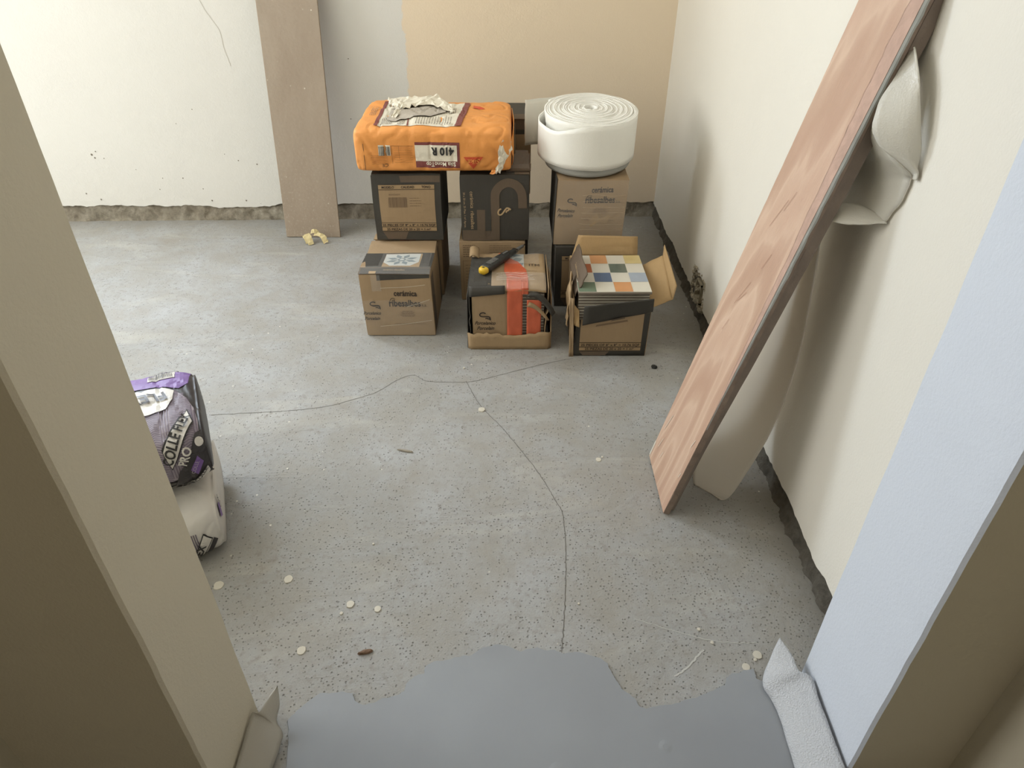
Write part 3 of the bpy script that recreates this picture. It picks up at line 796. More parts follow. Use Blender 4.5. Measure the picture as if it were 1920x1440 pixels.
# left flap, stands up leaning inward over the tile: dark outside, pale curl at its foot
wall('left_flap', (x0-.002, .004, .190), (x0-.002, .215, .195), (x0+.020, .19, .262), (x0+.030, .020, .250), M_brn, seed=10, amp=.004)
wall('curled_cardboard', (x0-.020, -.004, .10), (x0-.016, .07, .11), (x0-.008, .09, .225), (x0-.016, .0, .205), M_card2, seed=11, amp=.012)
LF = Surf(lambda u, v, o: Vector((x0-.0022+.0006*0+v*.36, .02+.17*u/.17, .193+v))+Vector((.0, 0, .003+o)), b.root, .03)
LF.text('cerámica ribesalbes', .03, .025, .012, M_inkt, w=.1)
# back flap, upright and leaning back; right flap folded outward and down
wall('back_flap', (x0+.006, D, .20), (x1-.004, D, .20), (x1-.006, D+.016, .255), (x0+.024, D+.018, .258), M_cardin, seed=12, amp=.003)
wall('right_flap', (x1+.003, .010, .150), (x1+.001, .185, .196), (x1+.055, .165, .238), (x1+.066, .028, .168), M_cardin, seed=13, amp=.002)
wall('right_flap_fold', (x1+.066, .028, .168), (x1+.055, .165, .238), (x1+.060, .185, .262), (x1+.076, .045, .202), M_cardin, seed=14, amp=.001)
# tiles
lab = 'pile tile'
t0 = make_tile(lab, 'tiles piled inside the open front right box', w=.196, d=.228, th=.0080)
sx0 = .279
for k in range(22):
    t = t0 if k == 0 else copy_tree(t0)
    t['label'] = ('plain tile directly under the chequered tile in the open box' if k == 21 else ORD[21-k]+' plain tile down from the chequered tile in the open box')
    t.location = (sx0+.002+.0022*nz(k*1.7, 3), 1.7035+.003*abs(nz(k*1.1, 8)), .004+k*.0090); t.rotation_euler.z = .012*nz(k*2.1, 5)
ct = empty('ceramic_tile', (.281, 1.690, .2035), .006)
tag(ct, 'chequered tile of white, orange, blue and green squares lying in the open box', 'tile')
obj('tile_body', box_bm(-.1, 0, 0, .1, .232, .006), M_tb, ct)
obj('glaze', box_bm(-.0996, .0004, .006, .0996, .2316, .0082), M_tg, ct)
CS = Surf(lambda u, v, o: Vector((-.1+u, v, .0082+o)), ct, 0)
cols = {'o': (206, 152, 108), 'y': (206, 186, 132), 'r': (170, 98, 68), 'g': (98, 108, 98), 'b': (92, 108, 134), 'l': (160, 170, 184), 'e': (110, 126, 106), 'q': (204, 146, 98)}
mc = {k: simple('glaze_'+n, cols[k], .22, .05, 30) for k, n in (('o', 'orange'), ('y', 'yellow'), ('r', 'rust'), ('g', 'dark_green'), ('b', 'blue'), ('l', 'light_blue'), ('e', 'green'), ('q', 'apricot'))}
pat = ['e.q.', '.b.l', 'r.g.', '.o.y']
for j, row in enumerate(pat):
    for i, ch in enumerate(row):
        if ch != '.': CS.rect(.05*i+.0008, .058*j+.0008, .05*i+.0492, .058*j+.0572, mc[ch], 1, 'coloured_square')

# --- second row
def modelo(b, faint=True):
    S = b.front; b_ = M_blk
    S.rect(.0, .0, .207, .205, M_blk, 1)
    S.poly([(.085, .203), (.205, .203), (.205, .183), (.088, .183)], M_brn, 2)
    S.rect(.020, .030, .188, .170, M_card, 2)
    S.rect(.020, .163, .188, .176, M_card2, 3); S.rects([(.020, .161, .188, .1622), (.020, .176, .188, .1772)], M_ink, 4)
    for t, x, wd in (('MODELO', .030, .037), ('CALIDAD', .088, .040), ('TONO', .150, .027)): S.text(t, x, .1655, .010, M_ink, w=wd, bold=.0002, lay=5)
    S.rect(.020, .030, .188, .056, M_card2, 3)
    S.rects([(.020, .0555, .188, .0570), (.020, .0425, .188, .0440), (.020, .0290, .188, .0305)], M_ink, 4)
    S.text('25 PIECES OF 8" x 8" = 10.76 SQF', .022, .0460, .0098, M_ink, w=.163, bold=.0002, lay=5)
    S.text('25 PIEZAS DE 20 x 20 = 1 m²', .034, .0325, .0098, M_ink, w=.135, bold=.0002, lay=5)
    S.poly([(.020, .028), (.10, .028), (.09, .003), (.035, .003)], M_brn, 2)
    S.text('BONDIADE', .050, .144, .007, M_inkl, w=.034, lay=4)
    S.barcode(.048, .106, .104, .138, M_inkl, 4); txtlines(S, .112, .134, .045, 4, .008, .0012, M_inkl, 4)
bl = Carton('brown cardboard box with orange tape on its lid, hidden under the MODELO box', (-.330, 2.070, 0), .212, .235, .200, 0, M_card, 4, .002)
bl.front.rect(.08, .180, .13, .198, M_org, 2, 'orange_tape'); bl.top.rect(.08, .0, .13, .03, M_org, 2, 'orange_tape')
bl.flap([[Vector((-.106, -.012, .203)), Vector((.106, -.010, .205))], [Vector((-.104, .02, .207)), Vector((.104, .02, .2075))]], M_card2, 'lid_flap')
b = Carton('black cardboard box marked MODELO CALIDAD TONO under the orange sack', (-.318, 2.045, .208), .207, .240, .209, 0, M_blk, 5, .0015); modelo(b)
b.root['category'] = 'cardboard box'
bm_ = Carton('brown cardboard box with rows of small print, bottom of the middle stack', (-.062, 2.035, 0), .208, .240, .204, 0, M_card, 6, .0015)
S = bm_.front
txtlines(S, .012, .192, .055, 6, .0075, .0028, M_inkl, 2, seed=4); txtlines(S, .095, .192, .08, 6, .0075, .0018, M_inkl, 2, seed=5)
S.rects([(.010, .140, .196, .1412), (.010, .02, .0112, .141), (.196, .02, .1972, .141)], M_inkl, 2); txtlines(S, .018, .125, .05, 9, .0105, .0018, M_inkl, 2, seed=6)
b = Carton('black cardboard box with a big brown swirl and pale logo, middle stack', (-.052, 2.045, .206), .210, .240, .208, 0, M_blk, 7, .0015)
S = b.front
q = lambda x, y: ((x-215)/3420, (630-y)/3420)
S.rect(.004, .0, .118, .034, M_brn, 1)
S.stroke([[q(428, 290), q(428, 600)]], .0255, M_brn, 2, 'printed_swirl')
S.stroke([[q(577, 620), q(577, 180)], [q(577, 185), q(585, 100), q(640, 30), (q(718, 0)), q(800, 30), q(850, 100), q(862, 185)], [q(862, 180), q(862, 272)]], .0262, M_brn, 3, 'printed_swirl', 40)
S.rect(*q(470, 520), *q(533, 290), M_blk, 4)
logo(S, *q(655, 385), .0235, M_inkt, rot=math.pi/2*0+.95, wd=.2, lay=5)
S.text('cerámica  ribesalbes', *q(320, 92), .0155, M_inkt, rot=-math.pi/2, w=.118, lay=5); S.text('20 x 20 cm. 25 Pzas. 1 m² Aprox.', *q(250, 100), .0085, M_inkt, rot=-math.pi/2, w=.112, lay=5)
b.top.rect(.165, .0, .209, .235, M_brn, 1)
for (y0, y1, z) in ((.025, .075, .210), (.085, .17, .212)):
    b.flap([[Vector((.035, y0, z)), Vector((.108, y0, z+.002))], [Vector((.035, y1, z+.004)), Vector((.110, y1, z+.006))]], M_brn, 'lid_flap')
filmpatch(b.top, .12, .02, .209, .2, M_wrap, seed=33, off=.012)
for k, (z, x, lb, hgt) in enumerate(((0, -.045, 'dark cardboard box on the floor at the very back behind the middle stack', .245), (.247, -.040, 'grey black cardboard box rising behind the orange sack', .250))):
    b3 = Carton(lb, (x, 2.345, z), .205, .215, hgt, 0, M_blk, 8+k, .0015)
    if k:
        b3.front.rect(0, .215, .205, .249, M_brn, 1); b3.front.rect(0, .0, .205, .20, M_card, 1)
        b3.flap([[Vector((-.10, -.004, .249)), Vector((.10, -.004, .249))], [Vector((-.10, .03, .256)), Vector((.10, .03, .256))]], M_brn, 'lid_flap')
b = Carton('black cardboard box on the floor behind the open tile box', (.240, 1.995, 0), .208, .240, .204, 0, M_blk, 10, .0015); modelo(b)
b = Carton('film-wrapped brown cardboard box carrying the white foam roll', (.232, 2.010, .206), .212, .240, .206, 0, M_card, 11, .0028, lean=(.006, 0))
S = b.front
logo(S, .032, .128, .018, M_ink)
S.text('Porcelanico', .006, .106, .0150, M_ink, shear=.45, bold=.0002, w=.052); S.text('Porcelain', .008, .090, .0150, M_ink, shear=.45, bold=.0002, w=.046)
brand(S, .086, .136, .100, M_ink); txtlines(S, .112, .119, .046, 5, .0042, .0014, M_inkl, center=True)
S.text('FABRICADO EN ESPAÑA', .086, .080, .0056, M_inkl, w=.09, spacing=1.5)
b.left.rect(0, 0, .24, .206, M_blk, 1); b.front.rect(.0745, .0, .209, .008, M_blk, 2)
filmpatch(S, .002, .004, .210, .203, M_wrap, seed=12, amp=.003, n=22)
S.poly([(.105, .082), (.120, .102), (.128, .104), (.135, .088), (.160, .100), (.168, .096), (.158, .070), (.140, .078), (.110, .058)], M_card2, 5, 'peeled_patch')
for k in range(9):
    z0 = .012+.02*k*.9
    S.stroke([[(.075+.01*random.random(), z0+.004), (.12, z0+.006*random.random()), (.16, z0+.004*random.random()), (.205, z0+.003)]], .0009, simple('film_crease', (196, 176, 148), .3), 7, 'film_crease', 16)

# --- utility knife lying on the orange-taped box
def knife():
    A = Vector((-.092, 1.790, .214)); B = Vector((.025, 1.925, .215))
    A = onz(905, 512, .212); B = onz(980, 462, .214)
    d = (B-A); L = d.length; ang = math.atan2(d.y, d.x)
    root = empty('utility_knife', (A.x, A.y, .2085)); root.rotation_euler = (0, 0, ang)
    tag(root, 'black utility knife with a yellow end cap on the orange-taped box', 'knife')
    M_rub = simple('black_rubber_grip', (52, 52, 50), .5, .2, 90, .002, 300); M_yel = simple('yellow_plastic', (226, 184, 52), .4); M_st = simple('steel_blade', (190, 190, 188), .25, metal=1); M_gr = simple('grey_dusty_plastic', (104, 102, 98), .6, .2, 100)
    def body(name, x0, x1, prof, mat, z0=0, seg=14):
        rows = []
        for i in range(15):
            t = i/14; x = x0+(x1-x0)*t; wd, h, cy_ = prof(t); r = []
            for k in range(seg):
                a = 2*math.pi*k/seg; c_, s_ = math.cos(a), math.sin(a)
                r.append(Vector((x, cy_+wd*math.copysign(abs(c_)**.6, c_), z0+.001+h+h*math.copysign(abs(s_)**.6, s_))))
            rows.append(r)
        o = grid(name, rows, mat, root, close=True)
        bm = bmesh.new(); bm.from_mesh(o.data); bmesh.ops.holes_fill(bm, edges=[e for e in bm.edges if e.is_boundary]); bm.to_mesh(o.data); bm.free()
        return o
    body('handle', .010, L*.62, lambda t: ((.0150+.003*math.sin(t*math.pi))*(1-.25*t), .0105, 0), M_rub)
    body('end_cap', -.004, .012, lambda t: (.0100+.0045*math.sin(min(1, t*1.2+.15)*math.pi/2), .0095, 0), M_yel)
    obj('end_cap_mark', box_bm(.001, -.004, .0195, .006, .003, .0208), M_rub, root)
    for k in range(7): obj('grip_rib', box_bm(.030+.006*k, -.0085, .0205, .033+.006*k, .0085, .0235), M_gr, root)
    body('front_housing', L*.60, L*.78, lambda t: (.0108*(1-.25*t), .0068, 0), M_rub)
    obj('steel_collar', box_bm(L*.77, -.0078, .003, L*.82, .0078, .0135), M_st, root)
    body('blade_guide', L*.82, L*1.0, lambda t: (.0068*(1-.35*t), .004, 0), M_gr, .002)
    pyd('blade', [(L*1.0, -.004, .006), (L*1.13, .0035, .006), (L*1.0, .0045, .006), (L*1.0, -.004, .0066), (L*1.13, .0035, .0066), (L*1.0, .0045, .0066)], [(2, 1, 0), (3, 4, 5), (0, 1, 4, 3), (1, 2, 5, 4), (2, 0, 3, 5)], M_st, root)
    obj('slider', box_bm(L*.50, -.003, .019, L*.60, .003, .0235), M_gr, root)
knife()

# ------------------------------------------------------------------ sacks
class Sack:
    """block-bottom paper sack; local x = length, front face towards -y. u along x, t = girth length measured up the front from the bottom edge and on over the top"""
    def __init__(s, name, label, loc, L, D, H, rz, mat, seed, wr=.004, rx=0, n=8.0, p=16, group=None, sag=0):
        s.L, s.D, s.H, s.seed, s.wr, s.n, s.p, s.sag = L, D, H, seed, wr, n, p, sag
        s.root = empty(name, loc, rz); s.root.rotation_euler = (rx, 0, rz); tag(s.root, label, 'sack', group)
        N = 720; P = []
        for k in range(N+1):
            a = -math.pi*.75-2*math.pi*k/N      # start bottom-front corner, go up the front
            c_, s_ = math.cos(a), math.sin(a)
            P.append((math.copysign(abs(c_)**(2/n), c_)*D/2, math.copysign(abs(s_)**(2/n), s_)*H/2))
        s.P = P; s.cum = [0]
        for a, b_ in zip(P, P[1:]): s.cum.append(s.cum[-1]+math.hypot(b_[0]-a[0], b_[1]-a[1]))
        s.per = s.cum[-1]
        nu, nt = 90, 150; rows = []
        for i in range(nu+1):
            u = -L/2+L*(.5-.5*math.cos(math.pi*i/nu)); rows.append([s.pt(u, s.per*j/nt) for j in range(nt)])
        o = grid('sack_body', rows, mat, s.root, close=True)
        bm = bmesh.new(); bm.from_mesh(o.data)
        for side in (-1, 1):
            es = [e for e in bm.edges if e.is_boundary and (e.verts[0].co.x*side > 0)]
            if es:
                r = bmesh.ops.extrude_edge_only(bm, edges=es); vs = [g for g in r['geom'] if isinstance(g, bmesh.types.BMVert)]
                c0 = sum((v.co for v in vs), Vector())/len(vs)
                for v in vs: v.co = c0+(v.co-c0)*.55+Vector((side*.002, 0, 0))
                bmesh.ops.contextual_create(bm, geom=[e for e in bm.edges if e.is_boundary and (e.verts[0].co.x*side > 0)])
        bmesh.ops.recalc_face_normals(bm, faces=bm.faces[:]); bm.to_mesh(o.data); bm.free(); smooth(o)
        s.S = Surf(lambda u, t, off: s.pt(u, t, off), s.root, .0065, .0013)
    def pt(s, u, t, off=0):
        t %= s.per
        lo, hi = 0, len(s.cum)-1
        while hi-lo > 1:
            m = (lo+hi)//2
            if s.cum[m] <= t: lo = m
            else: hi = m
        f = (t-s.cum[lo])/max(1e-9, s.cum[hi]-s.cum[lo]); a, b_ = s.P[lo], s.P[hi]
        y, z = a[0]+(b_[0]-a[0])*f, a[1]+(b_[1]-a[1])*f
        dy, dz = b_[0]-a[0], b_[1]-a[1]; l = math.hypot(dy, dz); ny, nzz = -dz/l, dy/l
        if ny*y+nzz*z < 0: ny, nzz = -ny, -nzz
        q = min(1, abs(2*u/s.L)); sc_ = max(.80, (1-q**s.p)**(1/s.p) if q < 1 else 0); sc2 = .5+.5*sc_
        y *= sc2; z *= sc_ if z > 0 else (.5+.5*sc_)
        sd = s.seed*7.3
        d = s.wr*(.9*nz(u*7, y*9, z*9+sd)+.55*nz(u*17+sd, y*26, z*22)+.5*abs(nz(u*11+y*14, z*30, sd))-.1)
        cr = abs(nz(u*22+y*8, y*12-u*10, sd+3+z*15)); d -= s.wr*.55*max(0, 1-cr*7); c2 = abs(nz(u*34-y*20, y*22+u*14, sd+8+z*26)); d += s.wr*.10*max(0, 1-c2*6)
        if z < -s.H*.42: d *= .15
        z += s.sag*(u/s.L)*(1 if z > 0 else .0)
        d += off
        return Vector((u*(1+.0*off), y+ny*d, z+nzz*d+s.H/2))
M_orp = simple('orange_paper', (228, 152, 78), .55, .05, 12, .0012, 60)
M_wp = simple('white_paper', (226, 218, 200), .6, .05, 15, .0015, 50); M_mar = simple('maroon_ink', (126, 66, 62), .6); M_redk = simple('red_ink', (196, 78, 44), .6)
M_bk = simple('black_ink', (40, 38, 38), .6); M_powd = simple('grey_powder_liner', (178, 168, 154), .85, .08, 20, .003, 60)
sk = Sack('cement_sack', 'orange paper mortar sack with a torn white label lying across the boxes', (-.229, 2.195, .4235), .452, .345, .128, 0, M_orp, 1, .0065, sag=-.004)
S = sk.S; X = lambda px: (px-808)/ (958-658)*.452       # front-face pixel column to u
V = lambda py: (322-py)*.00158+.010
H_ = .128; TT = .128+.02                                  # girth length where the top begins
# front print (upside down)
S.rect(X(775), V(316), X(860), V(270), M_mar, 1); S.rect(X(775), V(304), X(855), V(275), M_wp, 2)
S.text('410 R', X(849), V(279), .030, M_bk, rot=math.pi, w=.066, bold=.0012, lay=4)
S.text('Sika MonoTop', X(852), V(305), .0165, M_wp, rot=math.pi, w=.085, bold=.0003, lay=4)
tri = [(X(867), V(296)), (X(905), V(296)), (X(886), V(318))]
S.poly(tri, M_redk, 2, 'triangle_logo'); S.text('Sika', X(899), V(300), .019, M_orp, rot=math.pi, w=.036, shear=.2, bold=.0003, lay=4)
S.rect(X(705), V(294), X(728), V(276), M_wp, 1); S.barcode(X(706), V(293), X(727), V(278), M_bk, 3)
S.rects([(X(690), V(y), X(722), V(y-.5)) for y in (294, 297, 300, 303, 306, 309)]+[(X(735), V(y), X(770), V(y-.4)) for y in (279, 282, 285, 288, 291, 294, 298, 302, 306)]+[(X(730), V(277), X(772), V(276.3)), (X(730), V(309), X(730.6), V(277)), (X(744), V(300), X(744.6), V(277))], simple('brown_ink', (150, 92, 44), .6), 2)
S.text('CE', X(722), V(309), .012, M_bk, rot=math.pi, w=.018, lay=3)
# top label
def tp(px, f): return (px, sk.D*0+TT+f*.29)
LT = [(X(703), TT+.004), (X(855), TT+.004), (X(866), TT+.27), (X(700), TT+.27)]
S.poly(LT, M_wp, 1, 'white_label')
S.poly([(X(696), TT+.004), (X(703), TT+.004), (X(700), TT+.27), (X(693), TT+.27)], M_mar, 2); S.poly([(X(850), TT+.004), (X(862), TT+.004), (X(873), TT+.27), (X(861), TT+.27)], M_mar, 2)
S.poly([(X(759), TT+.004), (X(762), TT+.004), (X(759), TT+.07), (X(757), TT+.07)], M_mar, 2)
def vlines(u0, u1, t0, t1, n, seed):
    rnd = random.Random(seed); rs = []
    for i in range(n):
        u = u0+(u1-u0)*i/n; t = t0; e = t0+(t1-t0)*rnd.uniform(.7, 1)
        while t < e: l = rnd.uniform(.006, .014); rs.append((u, t, u+.0016, min(t+l, e))); t += l+.002
    S.rects(rs, simple('label_print', (120, 108, 98), .6), 2, 'printed_lines')
vlines(X(708), X(730), TT+.015, TT+.10, 7, 1); vlines(X(740), X(755), TT+.015, TT+.06, 5, 2); vlines(X(775), X(845), TT+.02, TT+.10, 14, 3); vlines(X(815), X(848), TT+.13, TT+.22, 10, 4)
vlines(X(676), X(690), TT+.12, TT+.2, 4, 6)
S.poly([(X(905), TT+.20), (X(880), TT+.24), (X(880), TT+.205)], M_redk, 1, 'triangle_logo')
# tear: grey contents showing and crumpled white paper folded back
S.poly([(X(716), TT+.06), (X(735), TT+.035), (X(760), TT+.06), (X(800), TT+.09), (X(826), TT+.13), (X(830), TT+.18), (X(800), TT+.24), (X(740), TT+.235), (X(716), TT+.17)], M_powd, 4, 'torn_opening')
def crumple(name, pts, mat, par, amp=.006, n=16, seed=0, thick=.0007):
    A = interp([Vector(p) for p in pts[0]], n); B = interp([Vector(p) for p in pts[1]], n); rows = []
    for j in range(9):
        v = j/8; r = []
        for i in range(n):
            p = A[i].lerp(B[i], v); p = p+Vector((amp*nz(i*.55, j*.6, seed), amp*nz(i*.6, j*.7, seed+4), amp*1.5*abs(nz(i*.5, j*.55, seed+8)))); r.append(p)
        rows.append(r)
    return grid(name, rows, mat, par, thick, sm=False)
top = sk.pt
def P_(px, f, z=0): p = sk.pt(X(px), TT+f*.28); return (p.x, p.y, p.z+z)
crumple('torn_paper_flap', [[P_(704, .84, .003), P_(728, .66, .006), P_(750, .60, .008), P_(785, .70, .010), P_(822, .56, .008), P_(840, .48, .004)], [P_(700, 1.0, .004), P_(730, 1.02, .010), P_(762, 1.0, .012), P_(800, 1.02, .018), P_(830, .80, .010), P_(842, .56, .008)]], M_wp, sk.root, .010, 26, 3)
crumple('torn_paper_edge', [[P_(722, .30, .003), P_(728, .45, .012), P_(722, .62, .010), P_(718, .76, .006)], [P_(734, .22, .004), P_(738, .42, .003), P_(736, .6, .003), P_(732, .72, .003)]], M_wp, sk.root, .006, 12, 8)
# right end: folded closure, dark gap line and white torn paper
e = sk.L/2
def endp(y, z, o=0): return Vector((e*.985+o, y, z))
grid('end_fold', [[endp(-.13, .012+.1*k/8, .006+.004*math.sin(k)) , endp(-.02, .010+.105*k/8, .012), endp(.13, .012+.1*k/8, .006)] for k in range(9)], M_orp, sk.root, .0015)
grid('end_seam', [[endp(-.045+.002*k, .02+.085*k/8, .0145), endp(-.037+.002*k, .02+.085*k/8, .0155)] for k in range(9)], simple('dark_seam_tape', (82, 78, 66), .6), sk.root, .001)
crumple('torn_paper_corner', [[(e-.022, -.168, .098), (e-.034, -.176, .075), (e-.036, -.178, .045), (e-.040, -.178, .02), (e-.052, -.176, -.002)], [(e-.004, -.160, .102), (e+.004, -.158, .078), (e-.002, -.166, .056), (e-.018, -.172, .026), (e-.030, -.174, .004)]], M_wp, sk.root, .007, 14, 5)
crumple('torn_paper_corner', [[(e-.062, -.172, -.002), (e-.045, -.178, .002)], [(e-.055, -.172, .012), (e-.030, -.172, .012)]], M_orp, sk.root, .004, 6, 9)
grid('end_crease', [[Vector((-e+.028, -.1735, .012+.075*k/8)), Vector((-e+.0290, -.1740, .012+.075*k/8))] for k in range(9)], M_bk, sk.root, .0006)

# --- two adhesive sacks on the left, seen past the door jamb
M_pur = simple('purple_ink', (118, 88, 150), .5); M_blkp = simple('black_sack_print', (54, 50, 52), .45, .1, 20); M_greyw = simple('off_white_sack', (206, 201, 194), .5, .04, 12, .0015, 40); M_lil = simple('lilac_grey_ink', (176, 166, 176), .55)
M_pd = simple('pattern_dark', (108, 96, 112), .55)
def pattern(S, u0, t0, u1, t1, cell=.020, poly=None, lay=2):
    """nested chevron line pattern"""
    rs = []; bm = bmesh.new()
    def inside(x, y):
        if not poly: return True
        c = False; j = len(poly)-1
        for i in range(len(poly)):
            xi, yi = poly[i]; xj, yj = poly[j]
            if (yi > y) != (yj > y) and x < (xj-xi)*(y-yi)/(yj-yi)+xi: c = not c
            j = i
        return c
    n = 0
    for a in range(int((u1-u0)/cell)+1):
        for b_ in range(int((t1-t0)/cell)+1):
            cx, cy = u0+a*cell, t0+b_*cell; r = ((a*7+b_*3) % 3)
            for k in range(4):
                o_ = cell*(k+.3)/4
                if r == 0: seg = [((cx, cy+o_), (cx+cell*.5, cy+o_+cell*.25)), ((cx+cell*.5, cy+o_+cell*.25), (cx+cell, cy+o_))]
                elif r == 1: seg = [((cx+o_, cy), (cx+o_, cy+cell))]
                else: seg = [((cx, cy+o_), (cx+cell, cy+o_-cell*.5))]
                for p, q_ in seg:
                    mx, my = (p[0]+q_[0])/2, (p[1]+q_[1])/2
                    if not inside(mx, my): continue
                    d = Vector((q_[0]-p[0], q_[1]-p[1], 0)); nn = Vector((-d.y, d.x, 0)).normalized()*.0009
                    vs = [bm.verts.new(Vector((*z, 0))+w_) for z, w_ in ((p, -nn), (q_, -nn), (q_, nn), (p, nn))]; bm.faces.new(vs)
    return finish(bm, 'printed_pattern', M_pd, S.fn, S.p, .02, S.l*lay)
lw = Sack('adhesive_sack', 'lower of the two tile adhesive sacks on the floor behind the left jamb', (-.884, .982, .0), .56, .29, .135, .36, M_greyw, 4, .005, n=3.6, p=9)
up = Sack('adhesive_sack', 'purple and black tile adhesive sack, upper one behind the left jamb', (-.893, 1.021, .144), .56, .28, .135, .42, M_blkp, 6, .005, n=3.6, p=9)
S = up.S
def RU(x): return up.L/2-x                      # distance from the right end
def pl(S, pts, m, lay, name): return S.poly([(RU(a), b_) for a, b_ in pts], m, lay, name)
pl(S, [(.30, .305), (.07, .300), (.030, .283), (.012, .30), (.004, .40), (.30, .40)], M_pur, 1, 'purple_panel')
disc = [(.30, .02), (.065, .03), (.040, .045), (.018, .085), (.006, .12), (.004, .16), (.008, .205), (.018, .24), (.032, .268), (.06, .288), (.30, .290)]
pl(S, disc, M_lil, 1, 'patterned_panel')
pattern(S, RU(.26), .02, RU(.0), .27, .019, [(RU(a), b_) for a, b_ in disc], 3)
pl(S, [(.30, .19), (.085, .195), (.055, .205), (.042, .235), (.038, .268), (.06, .286), (.30, .288)], M_greyw, 4, 'white_panel')
S.text('FLEX', RU(.055), .262, .038, M_blkp, rot=math.pi, bold=.001, lay=6, w=.08, shear=-.3)
S.rect(RU(.088), .328, RU(.036), .362, M_greyw, 2); S.barcode(RU(.085), .331, RU(.039), .359, M_bk, 4, k=20)
S.text('CE', RU(.028), .392, .020, M_greyw, lay=3, w=.036, rot=math.pi)
pl(S, [(.073, .108), (.066, .062), (.010, .150), (.018, .190)], M_bk, 5, 'label_band')
pl(S, [(.071, .104), (.065, .067), (.0125, .151), (.019, .184)], M_greyw, 6, 'label_band')
S.text('COLLE FLEX', RU(.063), .076, .025, M_bk, rot=1.06, w=.104, bold=.0007, lay=8)
pl(S, [(.30, .015), (.07, .02), (.055, .055), (.046, .062), (.030, .085), (.012, .125), (.0, .13), (.0, .0), (.30, -.03)], M_blkp, 5, 'dark_panel')
S.text('UNIPRO'[3:], RU(.041), .066, .022, M_greyw, rot=1.06, w=.038, bold=.0006, lay=8)
pl(S, [(.036, .052), (.026, .036), (.010, .062), (.018, .080)], M_pur, 6, 'purple_label')
S.text('COLLE', RU(.031), .043, .010, M_lil, rot=1.06, w=.028, lay=8)
S.poly([(RU(.008)+.0075*math.cos(a), .108+.0085*math.sin(a)) for a in [k*math.pi/7 for k in range(14)]], M_greyw, 7, 'round_badge')
pl(S, [(.075, -.012), (.068, -.022), (.004, .030), (.006, .046)], M_greyw, 7, 'label_band')
S.text('MORTIER COLLE', RU(.070), -.015, .0125, M_bk, rot=.72, w=.085, bold=.0003, lay=9)
S = lw.S
def qd(pts, m, lay, name): return S.poly([(lw.L/2-a, b_) for a, b_ in pts], m, lay, name)
qd([(.066, .004), (.054, -.002), (.016, .060), (.030, .080)], M_bk, 1, 'label_band')
qd([(.064, .007), (.055, .001), (.018, .060), (.030, .076)], M_greyw, 2, 'label_band')
S.text('FLEX', lw.L/2-.056, .006, .020, M_bk, rot=1.05, w=.050, bold=.0006, lay=4)
qd([(.050, -.004), (.040, -.004), (.008, .050), (.014, .060)], M_blkp, 1, 'dark_panel')
pattern(S, lw.L/2-.12, .02, lw.L/2-.05, .075, .016, None, 1)
EC = Surf(lambda u, v, o: Vector((lw.L/2+.0035+o, -.10+u, v)), lw.root, .02)
EC.poly([(.0, .075), (.022, .06), (.028, .092), (.008, .105)], M_pur, 1, 'purple_label'); EC.text('PRO', .012, .112, .02, M_bk, rot=-1.2, w=.04, lay=2)
EC2 = Surf(lambda u, v, o: Vector((up.L/2+.0035+o, -.10+u, v)), up.root, .02)
EC2.text('COLLE', .15, .10, .02, M_greyw, rot=-1.3, w=.06, lay=2)
# ------------------------------------------------------------------ boards and foam
def wood_red():
    n = NT('reddish_plywood_veneer')
    wv = n.t.nodes.new('ShaderNodeTexWave'); wv.wave_type = 'RINGS'; wv.inputs['Scale'].default_value = 2.6; wv.inputs['Distortion'].default_value = 9; wv.inputs['Detail'].default_value = 3; wv.inputs['Detail Scale'].default_value = 1.2
    n.t.links.new(n.co((1, 2.2, .45)), wv.inputs['Vector'])
    base = n.ramp(wv.outputs[1], [(.0, s2l((176, 144, 122))), (.45, s2l((186, 156, 134))), (.62, s2l((198, 170, 148))), (1, s2l((189, 159, 137)))])
    base = n.mix(n.ramp(n.noise(3, 4), [(.4, G(0)), (.7, G(.5))]), base, s2l((176, 140, 121)))
    sc_ = n.noise(34, 5, .75, .5, (1, 3.2, .6)); m = n.math('MULTIPLY', n.ramp(sc_, [(.66, G(0)), (.70, G(.6))]), n.ramp(n.noise(5, 3), [(.5, G(0)), (.66, G(1))]))
    base = n.mix(m, base, s2l((134, 84, 66)))
    n.col(base); n.rough(.6); n.bump(n.noise(60, 4, .6, 0, (1, 3, .4)), .0012)
    return n.m
M_ply = wood_red()
M_plyedge = simple('plywood_edge_brown', (140, 122, 108), .8, .2, 30, .003, 90)
M_chip = simple('grey_chipped_paint', (172, 174, 170), .6, .08, 30, .002, 60); M_pinkish = simple('worn_veneer_edge', (176, 146, 130), .7, .12, 40, .002, 80)
def leaning(name, label, foot_x, y0, y1, slope, Lz, thick, mat, edgemat, facename='board_face'):
    ang = math.atan(slope); root = empty(name, (foot_x, (y0+y1)/2, 0)); tag(root, label, 'board')
    root.rotation_euler = (0, ang, 0); hw = (y1-y0)/2; return root, hw, ang
root, hw, ang = leaning('plywood_board', 'reddish plywood board leaning on the right wall, chipped grey edge', .3265, 1.067, 1.258, .235, 1, .013, M_ply, M_plyedge)
tz = .0035
LEN = 1.14
rows = []
for k in range(60):
    z = tz+LEN*k/59; e1 = .0012*nz(z*30, 1)+.0008*nz(z*90, 2); e2 = .0012*nz(z*30, 7)
    rows.append([Vector((0, -hw+e1, z)), Vector((0, hw+e2, z)), Vector((.0125, hw+e2, z)), Vector((.0125, -hw+e1, z))])
o = grid('board_core', rows, M_plyedge, root, sm=False, close=True)
bm = bmesh.new(); bm.from_mesh(o.data); bmesh.ops.holes_fill(bm, edges=[e for e in bm.edges if e.is_boundary]); bm.to_mesh(o.data); bm.free()
